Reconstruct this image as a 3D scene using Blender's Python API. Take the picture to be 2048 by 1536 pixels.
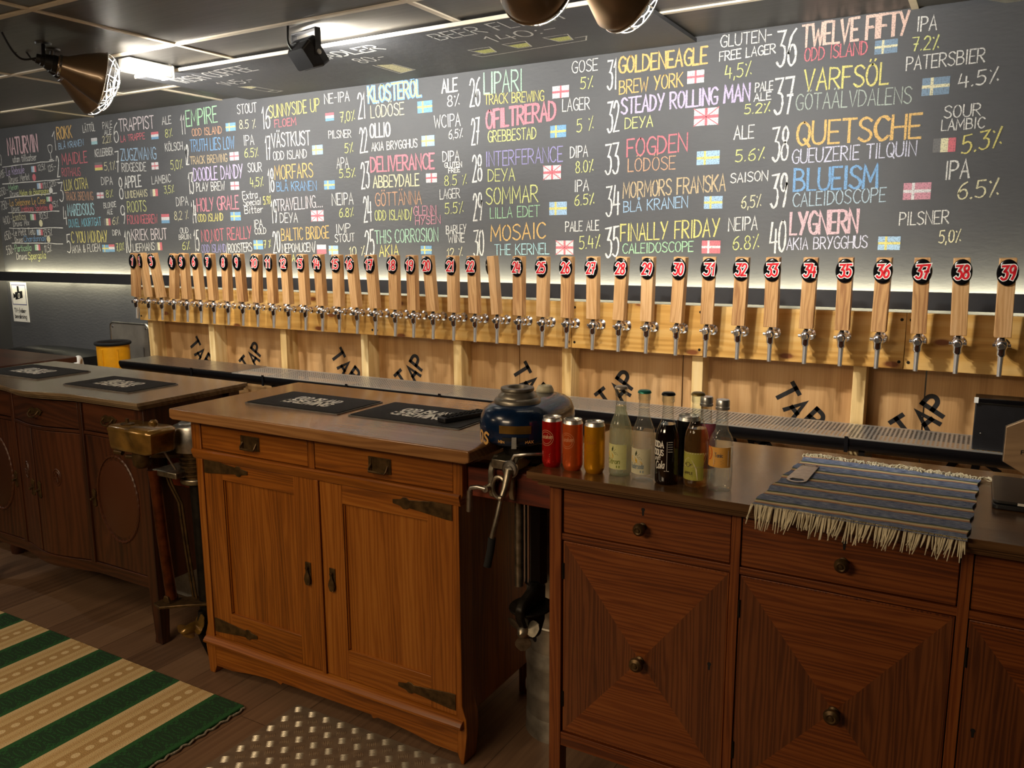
import bpy, bmesh, math, random
from mathutils import Vector, Matrix
PI = math.pi
sc = bpy.context.scene
for o in list(bpy.data.objects): bpy.data.objects.remove(o)
COL = sc.collection

# ------------------------------------------------------------------ camera
cam_d = bpy.data.cameras.new('camera'); cam = bpy.data.objects.new('camera', cam_d); COL.objects.link(cam)
sc.camera = cam
cam_d.sensor_width = 36.0; cam_d.sensor_fit = 'HORIZONTAL'; cam_d.lens = 1634.7 / 2048 * 36; cam_d.clip_start = 0.05
YAW, PITCH, ROLL = 0.52387, 0.16992, -0.00504
fw = Vector((-math.sin(YAW)*math.cos(PITCH), math.cos(YAW)*math.cos(PITCH), -math.sin(PITCH)))
rt = Vector((math.cos(YAW), math.sin(YAW), 0)); up = rt.cross(fw)
c_, s_ = math.cos(ROLL), math.sin(ROLL)
rt2 = rt*c_ + up*s_; up2 = -rt*s_ + up*c_
cm = Matrix((rt2, up2, -fw)).transposed().to_4x4(); cm.translation = (0, 0, 1.55)
cam.matrix_world = cm

# ------------------------------------------------------------------ world, exposure, room lights
wd = bpy.data.worlds.new('world'); sc.world = wd; wd.use_nodes = True
wd.node_tree.nodes['Background'].inputs[0].default_value = (1.0, 0.85, 0.65, 1)
wd.node_tree.nodes['Background'].inputs[1].default_value = 0.08
vs = sc.view_settings
sc.display_settings.display_device = 'sRGB'
vs.view_transform = 'Standard'; vs.look = 'None'; vs.gamma = 1.0; vs.use_curve_mapping = False; vs.exposure = 0.0

def area_light(name, loc, rot, sx, sy, power, col):
    d = bpy.data.lights.new(name, 'AREA'); d.shape = 'RECTANGLE'; d.size = sx; d.size_y = sy; d.energy = power; d.color = col
    o = bpy.data.objects.new(name, d); COL.objects.link(o); o.location = loc; o.rotation_euler = rot
    return o
def spot_light(name, loc, aim, power, col, cone=120, blend=.5, r=.03):
    d = bpy.data.lights.new(name, 'SPOT'); d.energy = power; d.color = col; d.spot_size = math.radians(cone); d.spot_blend = blend; d.shadow_soft_size = r
    o = bpy.data.objects.new(name, d); COL.objects.link(o); o.location = loc
    o.rotation_euler = (Vector(aim)-Vector(loc)).to_track_quat('-Z', 'Y').to_euler()
    return o
WARM = (1.0, .76, .49)
# lamps of the guest area behind the camera
area_light('guest_area_light', (-1.6, -1.2, 2.30), (math.radians(28), 0, 0), 1.2, .5, 50, WARM)
area_light('guest_area_light', (-2.3, .25, 2.32), (0, 0, 0), .6, .6, 16, WARM)
area_light('guest_area_light', (-4.6, -.6, 2.30), (math.radians(18), 0, 0), .9, .5, 14, WARM)
# added unseen fill light left of the picture, brightens that end of the wall
area_light('left_wall_fill_light', (-5.3, 1.5, 2.28), (math.radians(72), 0, math.radians(6)), .25, .2, 17, (1., .97, .9))

# ------------------------------------------------------------------ helpers
def lin(h):
    h = h.lstrip('#'); v = [int(h[i:i+2], 16)/255 for i in (0, 2, 4)]
    return tuple(x/12.92 if x <= .04045 else ((x+.055)/1.055)**2.4 for x in v) + (1,)
class MB:
    """collects shapes; build() links them as ONE mesh object"""
    def __init__(s): s.v = []; s.f = []; s.uv = []; s.mi = []; s.sm = []
    def face(s, pts, uv=None, mi=0, sm=False):
        b = len(s.v); s.v += [tuple(p) for p in pts]; s.f.append(tuple(range(b, b+len(pts))))
        s.uv.append(uv or [(0, 0)]*len(pts)); s.mi.append(mi); s.sm.append(sm)
    def grid(s, rows, mi=0, sm=True, close=False, flip=False, uvs=None):
        b = len(s.v); n = len(rows[0])
        for r in rows: s.v += [tuple(p) for p in r]
        for i in range(len(rows)-1):
            for j in range(n if close else n-1):
                k = (j+1) % n
                q = (b+i*n+j, b+i*n+k, b+(i+1)*n+k, b+(i+1)*n+j)
                u = [(0, 0)]*4
                if uvs: u = [uvs(i, j), uvs(i, j+1), uvs(i+1, j+1), uvs(i+1, j)]
                if flip: q = q[::-1]; u = u[::-1]
                s.f.append(q); s.uv.append(u); s.mi.append(mi); s.sm.append(sm)
        return b
    def box(s, x0, x1, y0, y1, z0, z1, g='x', mi=0):
        P = [(x, y, z) for x in (x0, x1) for y in (y0, y1) for z in (z0, z1)]
        for q, ax in (((0, 1, 3, 2), 0), ((4, 6, 7, 5), 0), ((0, 4, 5, 1), 1), ((2, 3, 7, 6), 1), ((0, 2, 6, 4), 2), ((1, 5, 7, 3), 2)):
            pts = [P[i] for i in q]; gi = 'xyz'.index(g)
            if gi == ax: a, b = [i for i in range(3) if i != ax]; uv = [(p[a]*.05, p[b]) for p in pts]
            else:
                b = 3-gi-ax; uv = [(p[gi], p[b]) for p in pts]
            s.face(pts, uv, mi)
    def prism(s, poly, ax, a0, a1, g=None, mi=0, sm=False):
        """poly: 2-D points in the two remaining axes (order xyz), extruded along ax"""
        i = 'xyz'.index(ax); o = [k for k in range(3) if k != i]
        def P(p, a):
            r = [0, 0, 0]; r[o[0]] = p[0]; r[o[1]] = p[1]; r[i] = a; return tuple(r)
        gi = 'xyz'.index(g or ax)
        def U(p):
            r = [p[k] for k in range(3) if k != gi]; return (p[gi], r[0]+r[1])
        area = sum(poly[k][0]*poly[(k+1) % len(poly)][1]-poly[(k+1) % len(poly)][0]*poly[k][1] for k in range(len(poly)))
        if (area < 0) != (ax == 'y'): poly = poly[::-1]
        n = len(poly)
        A = [P(p, a0) for p in poly]; B = [P(p, a1) for p in poly]
        def U2(p): # caps
            k = [q for q in range(3) if q != i]
            if gi == i: return (p[k[0]], p[k[1]])
            w = [q for q in k if q != gi][0]; return (p[gi], p[w])
        s.face(A[::-1], [U2(p) for p in A[::-1]], mi); s.face(B, [U2(p) for p in B], mi)
        for k in range(n):
            l = (k+1) % n; q = [A[k], A[l], B[l], B[k]]
            s.face(q, [U(p) for p in q], mi, sm)
    def lathe(s, prof, c=(0, 0, 0), n=32, axis=(0, 0, 1), mi=0, sm=True, sx=1, sy=1, a0=0, a1=None, uv=False):
        """prof: (radius, height) from bottom to top"""
        ax = Vector(axis).normalized(); q = Vector((0, 0, 1)).rotation_difference(ax); c = Vector(c)
        full = a1 is None; a1 = 2*PI if full else a1
        m = n if full else n+1
        rows = [[c + q @ Vector((r*math.cos(a0+(a1-a0)*k/n)*sx, r*math.sin(a0+(a1-a0)*k/n)*sy, h)) for k in range(m)] for r, h in prof]
        s.grid(rows, mi, sm, full)
    def cyl(s, p0, p1, r, n=16, mi=0, r1=None, caps=True):
        p0 = Vector(p0); p1 = Vector(p1); L = (p1-p0).length; r1 = r if r1 is None else r1
        pr = [(r, 0), (r1, L)]
        if caps: pr = [(0.0001, 0)]+pr+[(0.0001, L)]
        s.lathe(pr, p0, n, p1-p0, mi)
    def tube(s, pts, r, n=8, mi=0, caps=True, radii=None, closed=False):
        P = [Vector(p) for p in pts]; N = len(P)
        if closed: P = P+[P[0]]; N += 1
        rows = []; t = (P[1]-P[0]).normalized(); nrm = t.orthogonal().normalized()
        for i in range(N):
            if closed and i in (0, N-1): tt = (P[1]-P[N-2]).normalized()
            else: tt = (P[min(i+1, N-1)]-P[max(i-1, 0)]).normalized()
            nrm = (nrm - tt*nrm.dot(tt)).normalized(); bn = tt.cross(nrm); rr = radii[i] if radii else r
            rows.append([P[i]+(nrm*math.cos(2*PI*k/n)+bn*math.sin(2*PI*k/n))*rr for k in range(n)])
        s.grid(rows, mi, True, True)
        if caps and not closed: s.face(rows[0][::-1], None, mi); s.face(rows[-1], None, mi)
    def xform(s, M, start=0):
        s.v = s.v[:start]+[tuple(M @ Vector(p)) for p in s.v[start:]]
        return s
    def build(s, name, mats, parent=None, origin=None, bevel=0, weld=True, seg=2, angle=40):
        me = bpy.data.meshes.new(name); o0 = Vector(origin or (0, 0, 0))
        me.from_pydata([tuple(Vector(p)-o0) for p in s.v], [], s.f)
        if not isinstance(mats, (list, tuple)): mats = [mats]
        for m in mats: me.materials.append(m)
        ul = me.uv_layers.new(name='UVMap')
        for p, u in zip(me.polygons, s.uv):
            for li, t in zip(p.loop_indices, u): ul.data[li].uv = t
        me.polygons.foreach_set('material_index', s.mi); me.polygons.foreach_set('use_smooth', s.sm)
        if weld:
            bm = bmesh.new(); bm.from_mesh(me); bmesh.ops.remove_doubles(bm, verts=bm.verts, dist=1e-5)
            bmesh.ops.recalc_face_normals(bm, faces=bm.faces); bm.to_mesh(me); bm.free()
        try: me.set_sharp_from_angle(angle=math.radians(angle))
        except Exception: pass
        o = bpy.data.objects.new(name, me); COL.objects.link(o)
        if origin and not parent: o.location = o0
        if parent: o.parent = parent
        if bevel:
            b = o.modifiers.new('bevel', 'BEVEL'); b.width = bevel; b.segments = seg; b.limit_method = 'ANGLE'; b.angle_limit = math.radians(50)
        return o
def tag(o, label, cat, group=None, kind=None):
    o['label'] = label; o['category'] = cat
    if group: o['group'] = group
    if kind: o['kind'] = kind
    return o
def thing(name, label, cat, loc=(0, 0, 0), group=None):
    o = bpy.data.objects.new(name, None); COL.objects.link(o); o.location = loc; o.empty_display_size = .05
    return tag(o, label, cat, group)
def part(root, name, mb, mats, bevel=0, weld=True, world=True, **k):
    """world=True: mb is in world coordinates, root unrotated"""
    org = root.matrix_world.translation if False else root_loc(root)
    return mb.build(name, mats, root, tuple(org) if world else None, bevel, weld, **k)
def root_loc(o):
    v = Vector((0, 0, 0))
    while o: v = v + Vector(o.location); o = o.parent
    return v
def bx(*a, **k):
    m = MB(); m.box(*a, **k); return m
def arc(cx, cy, r, a0, a1, n=12):
    return [(cx+r*math.cos(math.radians(a0+(a1-a0)*i/n)), cy+r*math.sin(math.radians(a0+(a1-a0)*i/n))) for i in range(n+1)]
def rrect(x0, x1, y0, y1, r, n=5):
    return arc(x1-r, y1-r, r, 0, 90, n)+arc(x0+r, y1-r, r, 90, 180, n)+arc(x0+r, y0+r, r, 180, 270, n)+arc(x1-r, y0+r, r, 270, 360, n)
def copy_thing(root, keep=None):
    r = root.copy(); COL.objects.link(r)
    for ch in list(root.children):
        c = ch.copy(); COL.objects.link(c); c.parent = r
        for g in ch.children:
            d = g.copy(); COL.objects.link(d); d.parent = c
    return r

# ------------------------------------------------------------------ materials
class NT:
    def __init__(s, name):
        s.m = bpy.data.materials.new(name); s.m.use_nodes = True; s.t = s.m.node_tree; s.b = s.t.nodes['Principled BSDF']; s.out = s.t.nodes['Material Output']
    def n(s, typ, **kw):
        x = s.t.nodes.new(typ)
        for k, v in kw.items():
            if k.startswith('_'): setattr(x, k[1:], v)
            else:
                i = x.inputs[int(k[1:])] if k[0] == 'i' and k[1:].isdigit() else x.inputs[k.replace('__', ' ')]
                if isinstance(v, bpy.types.NodeSocket): s.t.links.new(v, i)
                else: i.default_value = v
        return x
    def link(s, a, b): s.t.links.new(a, b)
    def math(s, op, a, b=0.0, c=None):
        x = s.n('ShaderNodeMath', _operation=op, i0=a, i1=b)
        if c is not None:
            if isinstance(c, bpy.types.NodeSocket): s.link(c, x.inputs[2])
            else: x.inputs[2].default_value = c
        return x.outputs[0]
    def ramp(s, fac, stops, interp='LINEAR'):
        r = s.n('ShaderNodeValToRGB', i0=fac); cr = r.color_ramp; cr.interpolation = interp
        while len(cr.elements) < len(stops): cr.elements.new(.5)
        for e, (p, c) in zip(cr.elements, stops): e.position = p; e.color = c if len(c) == 4 else (*c, 1)
        return r.outputs[0]
    def mix(s, f, a, b, mode='MIX'):
        x = s.n('ShaderNodeMix', _data_type='RGBA', _blend_type=mode)
        for i, v in ((0, f), (6, a), (7, b)):
            if isinstance(v, bpy.types.NodeSocket): s.link(v, x.inputs[i])
            else: x.inputs[i].default_value = v
        return x.outputs[2]
    def set(s, **k):
        for a, v in k.items():
            i = s.b.inputs[a.replace('__', ' ')]
            if isinstance(v, bpy.types.NodeSocket): s.link(v, i)
            else: i.default_value = v
        return s
    def bump(s, h, strength=.2, dist=.01):
        x = s.n('ShaderNodeBump', Strength=strength, Distance=dist, Height=h); s.link(x.outputs[0], s.b.inputs['Normal'])
def plain(name, col, rough=.5, metal=0., noise=.12, scale=30., spec=.5, coat=0., bump=0., emit=0):
    t = NT(name); c = lin(col) if isinstance(col, str) else col
    tc = t.n('ShaderNodeTexCoord'); nz = t.n('ShaderNodeTexNoise', Vector=tc.outputs['Object'], Scale=scale, Detail=4.0)
    d = tuple(x*(1-noise*2) for x in c[:3])+(1,); l = tuple(min(1, x*(1+noise)) for x in c[:3])+(1,)
    t.set(Base__Color=t.ramp(nz.outputs[0], [(.3, d), (.7, l)]), Roughness=rough, Metallic=metal, Coat__Weight=coat)
    t.b.inputs['Specular IOR Level'].default_value = spec
    if bump: t.bump(nz.outputs[0], bump, .004)
    if emit: t.set(Emission__Color=c, Emission__Strength=emit)
    return t.m
def wood(name, dark, mid, light, rough=.4, long=1.6, across=22., coat=0., fine=.35, bump=.12, knots=0, spec=.5, ringw=.15):
    t = NT(name); uv = t.n('ShaderNodeTexCoord').outputs['UV']; rnd = t.n('ShaderNodeObjectInfo').outputs['Random']
    off = t.n('ShaderNodeCombineXYZ', X=t.math('MULTIPLY', rnd, 37.), Y=t.math('MULTIPLY', rnd, 13.))
    v = t.n('ShaderNodeVectorMath', _operation='ADD', i0=uv, i1=off.outputs[0]).outputs[0]
    m1 = t.n('ShaderNodeMapping', Vector=v); m1.inputs['Scale'].default_value = (long, across*.35, 1)
    n1 = t.n('ShaderNodeTexNoise', Vector=m1.outputs[0], Scale=1.0, Detail=3.0)
    sx = t.n('ShaderNodeSeparateXYZ', Vector=v)
    ph = t.math('ADD', t.math('MULTIPLY', sx.outputs[1], across*7), t.math('MULTIPLY', n1.outputs[0], 34.))
    rings = t.math('MULTIPLY_ADD', t.math('SINE', ph), .5, .5)
    m2 = t.n('ShaderNodeMapping', Vector=v); m2.inputs['Scale'].default_value = (long*5, across*24, 1)
    n2 = t.n('ShaderNodeTexNoise', Vector=m2.outputs[0], Scale=1.0, Detail=2.0)
    m3 = t.n('ShaderNodeMapping', Vector=v); m3.inputs['Scale'].default_value = (long*.7, across*.25, 1)
    n3 = t.n('ShaderNodeTexNoise', Vector=m3.outputs[0], Scale=1.0, Detail=2.0)
    f = t.math('ADD', t.math('MULTIPLY', rings, ringw), t.math('MULTIPLY', n2.outputs[0], fine))
    f = t.math('ADD', f, t.math('MULTIPLY', n3.outputs[0], 1.0-ringw-fine))
    f = t.math('ADD', f, t.math('MULTIPLY_ADD', rnd, .12, -.06))
    col = t.ramp(f, [(.30, lin(dark)), (.5, lin(mid)), (.72, lin(light))])
    if knots:
        vm = t.n('ShaderNodeMapping', Vector=v); vm.inputs['Scale'].default_value = (2.6, 6.5, 1)
        vo = t.n('ShaderNodeTexVoronoi', _voronoi_dimensions='2D', Vector=vm.outputs[0], Scale=knots)
        vo.inputs['Randomness'].default_value = 1
        k = t.ramp(vo.outputs['Distance'], [(.0, (1, 1, 1)), (.05, (1, 1, 1)), (.085, (.25, .25, .25)), (.13, (0, 0, 0))])
        col = t.mix(k, col, lin('#7a4218'))
    t.set(Base__Color=col, Roughness=rough, Coat__Weight=coat, Coat__Roughness=.25)
    t.b.inputs['Specular IOR Level'].default_value = spec
    if bump: t.bump(f, bump, .002)
    return t.m
M = {}
M['oak'] = wood('oak_honey', '#623305', '#8e4f10', '#a76824', .42, 1.5, 55, .1)
M['oak_top'] = wood('oak_worn_top', '#77502e', '#966a40', '#ac8254', .2, 1.2, 40, .5, bump=.05)
M['oak_red'] = wood('oak_red', '#451c05', '#73380d', '#8b4e1e', .45, 1.6, 78, .05, .45, ringw=.2)
M['oak_red_sheen_dark'] = wood('oak_red_sheen_tone', '#3c1a08', '#613211', '#7a4520', .45, 1.6, 78, .05, .45, ringw=.2)  # darker red oak copy: grain sheen on the side triangles, put into colour
M['oak_red_top'] = wood('oak_dark_top', '#3e2816', '#5a3f25', '#735436', .24, 1.3, 40, .4, bump=.05)
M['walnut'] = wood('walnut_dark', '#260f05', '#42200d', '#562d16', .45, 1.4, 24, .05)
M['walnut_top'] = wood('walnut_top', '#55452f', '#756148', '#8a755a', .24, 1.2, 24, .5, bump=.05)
M['pine'] = wood('pine_plank', '#a8762e', '#cf9c4e', '#e2ba74', .5, .8, 22, .1, .24, .05, knots=1.0, ringw=.14)
M['stud'] = wood('pine_stud', '#c09858', '#dfbd7f', '#ead09a', .6, .9, 18, 0, .22, .05)
M['ply'] = wood('plywood', '#ab7f4c', '#c69a64', '#d6ae7c', .6, .7, 7, 0, .3, .05)
M['handle'] = wood('larch_handle', '#9c6c42', '#c69862', '#dab080', .5, 3.0, 60, .05, .25, .05)
M['beam'] = wood('red_beam', '#40160a', '#66270f', '#7a351a', .5, 1.5, 22, 0)
M['yplank'] = wood('yellow_plank', '#8a6420', '#b88a34', '#c99c44', .6, 1.5, 22, 0)
M['black'] = plain('black_plastic', '#17171a', .42)
M['black_gloss'] = plain('black_gloss', '#0c0c0e', .16, noise=.05)
M['rubber'] = plain('black_rubber', '#0c0c0d', .85, bump=.2, scale=300)
M['rubber_edge'] = plain('grey_rubber_edge', '#6f6a66', .7)
M['white'] = plain('white_paint', '#f0eee6', .55, noise=.03)
M['white_ink'] = plain('white_ink', '#f4f0e6', .6, noise=.03)
M['red_ink'] = plain('red_ink', '#d6202c', .4, noise=.05)
M['chrome'] = plain('chrome', '#f0f0f2', .2, 1.0, .02)
M['spout'] = plain('polished_spout_steel', '#f4f4f4', .3, .9, .02)
M['canlid'] = plain('can_lid_aluminium', '#e8e8e6', .32, .9, .03)
M['steel'] = plain('brushed_steel', '#b9b6b0', .34, 1.0, .12, 60)
M['keg'] = plain('keg_steel', '#b4ad9f', .42, .75, .25, 14)
M['brass'] = plain('aged_gold_paint', '#8f6c30', .24, .5, .3, 14, coat=.4)
M['bronze'] = plain('dark_bronze', '#5c472a', .42, .65, .3, 40)
M['iron'] = plain('dark_iron', '#2b2722', .5, .8, .25, 40)
M['copper_tube'] = plain('worn_copper_tube', '#6f3a1e', .38, .8, .35, 20)
M['alu'] = plain('cast_aluminium', '#a39a88', .38, .95, .25, 40)
M['blue_enamel'] = plain('blue_enamel', '#0d2748', .22, 0, .3, 9, coat=.3, spec=.4)
M['cream'] = plain('cream_plastic', '#d9d0b0', .4)
M['gold_ink'] = plain('gold_ink', '#d9a860', .4)
M['lamp_brown'] = plain('lamp_brown_enamel', '#7a6650', .3, .45, .06, 6, coat=.3)
M['lamp_inner'] = plain('lamp_inner_white', '#f2efe6', .35)
M['wire'] = plain('cage_wire', '#e6e6e6', .25, .9)
M['leather'] = plain('black_leather', '#1a1b1c', .34, 0, .1, 120, bump=.1)
M['bin_yellow'] = plain('yellow_bin_plastic', '#e8a012', .38, 0, .04)
M['chalk_ink'] = plain('black_stencil_paint', '#161210', .7)
M['tray'] = plain('black_tray_plastic', '#141416', .3, noise=.05)
M['hex'] = wood('hex_sign_board', '#8e7050', '#a5845f', '#b2926c', .6, 2, 30, 0)
M['floor_skirt'] = plain('pale_grey_box', '#c9c8bf', .6)
def emitter(name, col, s):
    t = NT(name); t.set(Base__Color=lin(col), Emission__Color=lin(col), Emission__Strength=s); return t.m
M['led'] = emitter('led_strip_light', '#fff2c8', 70)
M['bulb'] = emitter('lamp_bulb', '#fff4e2', 60)
M['flood_glass'] = emitter('floodlight_lens', '#fffaf0', 40)

def board_mat():
    t = NT('chalkboard_paint'); o = t.n('ShaderNodeTexCoord').outputs['Object']
    n1 = t.n('ShaderNodeTexNoise', Vector=o, Scale=1.6, Detail=5.0, Roughness=.65)
    mp = t.n('ShaderNodeMapping', Vector=o); mp.inputs['Scale'].default_value = (26, 26, 70)
    n2 = t.n('ShaderNodeTexNoise', Vector=mp.outputs[0], Scale=1., Detail=4.0)
    t.set(Base__Color=t.ramp(n1.outputs[0], [(.3, lin('#4e4f52')), (.7, lin('#58595b'))]), Roughness=.62)
    t.b.inputs['Specular IOR Level'].default_value = .35
    t.bump(n2.outputs[0], .35, .004); return t.m
M['board'] = board_mat()
M['wall_dark'] = plain('dark_wall_paint', '#3a3a3c', .7, noise=.06, scale=3)
M['rail'] = plain('black_rail_paint', '#2a2a2c', .5, noise=.05)
def ceil_mat():
    t = NT('ceiling_tile_dark'); o = t.n('ShaderNodeTexCoord').outputs['Object']
    mp = t.n('ShaderNodeMapping', Vector=o); mp.inputs['Scale'].default_value = (6, 90, 1)
    n2 = t.n('ShaderNodeTexNoise', Vector=mp.outputs[0], Scale=1., Detail=3.0)
    t.set(Base__Color=t.ramp(n2.outputs[0], [(.3, lin('#3a3733')), (.7, lin('#4a4743'))]), Roughness=.42); return t.m
M['tile'] = ceil_mat()
M['tbar'] = plain('ceiling_bar_cream', '#d8cbb4', .45, noise=.03)
def floor_mat():
    t = NT('dark_wood_planks'); o = t.n('ShaderNodeTexCoord').outputs['Object']
    mp = t.n('ShaderNodeMapping', Vector=o); mp.inputs['Rotation'].default_value = (0, 0, PI/2)
    br = t.n('ShaderNodeTexBrick', Vector=mp.outputs[0], Scale=1.0); br.offset = .37
    for k, v in (('Color1', (0, 0, 0, 1)), ('Color2', (1, 1, 1, 1)), ('Mortar', (.5, .5, .5, 1)), ('Mortar Size', .0012), ('Brick Width', 1.25), ('Row Height', .17), ('Bias', 0.)): br.inputs[k].default_value = v
    m2 = t.n('ShaderNodeMapping', Vector=o); m2.inputs['Scale'].default_value = (55, 2.2, 1)
    n = t.n('ShaderNodeTexNoise', Vector=m2.outputs[0], Scale=1., Detail=4.0)
    f = t.math('ADD', t.math('MULTIPLY', br.outputs['Color'], .4), t.math('MULTIPLY', n.outputs[0], .7))
    c = t.ramp(f, [(.2, lin('#4a3628')), (.55, lin('#6e5440')), (.9, lin('#846850'))])
    c = t.mix(br.outputs['Fac'], c, lin('#36271c'))
    t.set(Base__Color=c, Roughness=.42); t.bump(n.outputs[0], .08, .002); return t.m
M['floor'] = floor_mat()
CH = {'W': '#e9e9e4', 'Y': '#e3d763', 'YG': '#dbe07a', 'O': '#e8b64c', 'O2': '#d79a6a', 'R': '#dd5566', 'RP': '#e0788a', 'PK': '#e6b9c2', 'PK2': '#cf8095', 'B': '#5b9fd8', 'LB': '#9cc6ea',
      'C': '#a5dbe6', 'C2': '#6ccbe4', 'C3': '#a9c4d4', 'G': '#9ed8a4', 'G2': '#a4d4b4', 'G3': '#a9b8ac', 'L': '#c8b6e6', 'P': '#8f86c8', 'CR': '#e9e3b4', 'T': '#cdb27e', 'WP': '#ecdfe2', 'WO': '#ecc4b2', 'WL': '#d5d6ee',
      'FB': '#5aa0cf', 'FK': '#4c4c4e', 'FW': '#e4e2e4', 'FR': '#d84c60', 'FGY': '#5f86a6'}
CHM = {}
def chalk(k):
    if k not in CHM:
        t = NT('chalk_'+{'W': 'white'}.get(k, 'tone_'+k.lower())); o = t.n('ShaderNodeTexCoord').outputs['Object']
        n = t.n('ShaderNodeTexNoise', Vector=o, Scale=210., Detail=2.0)
        f = t.ramp(n.outputs[0], [(.34, (0, 0, 0)), (.52, (1, 1, 1))])
        cc = tuple(a*.74+.12 for a in lin(CH[k])[:3])+(1,)
        c = t.mix(t.math('MULTIPLY_ADD', f, .6, .4), lin('#5a5a5c'), cc)
        t.set(Base__Color=c, Roughness=.9); t.b.inputs['Specular IOR Level'].default_value = .1
        CHM[k] = t.m
    return CHM[k]

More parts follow.
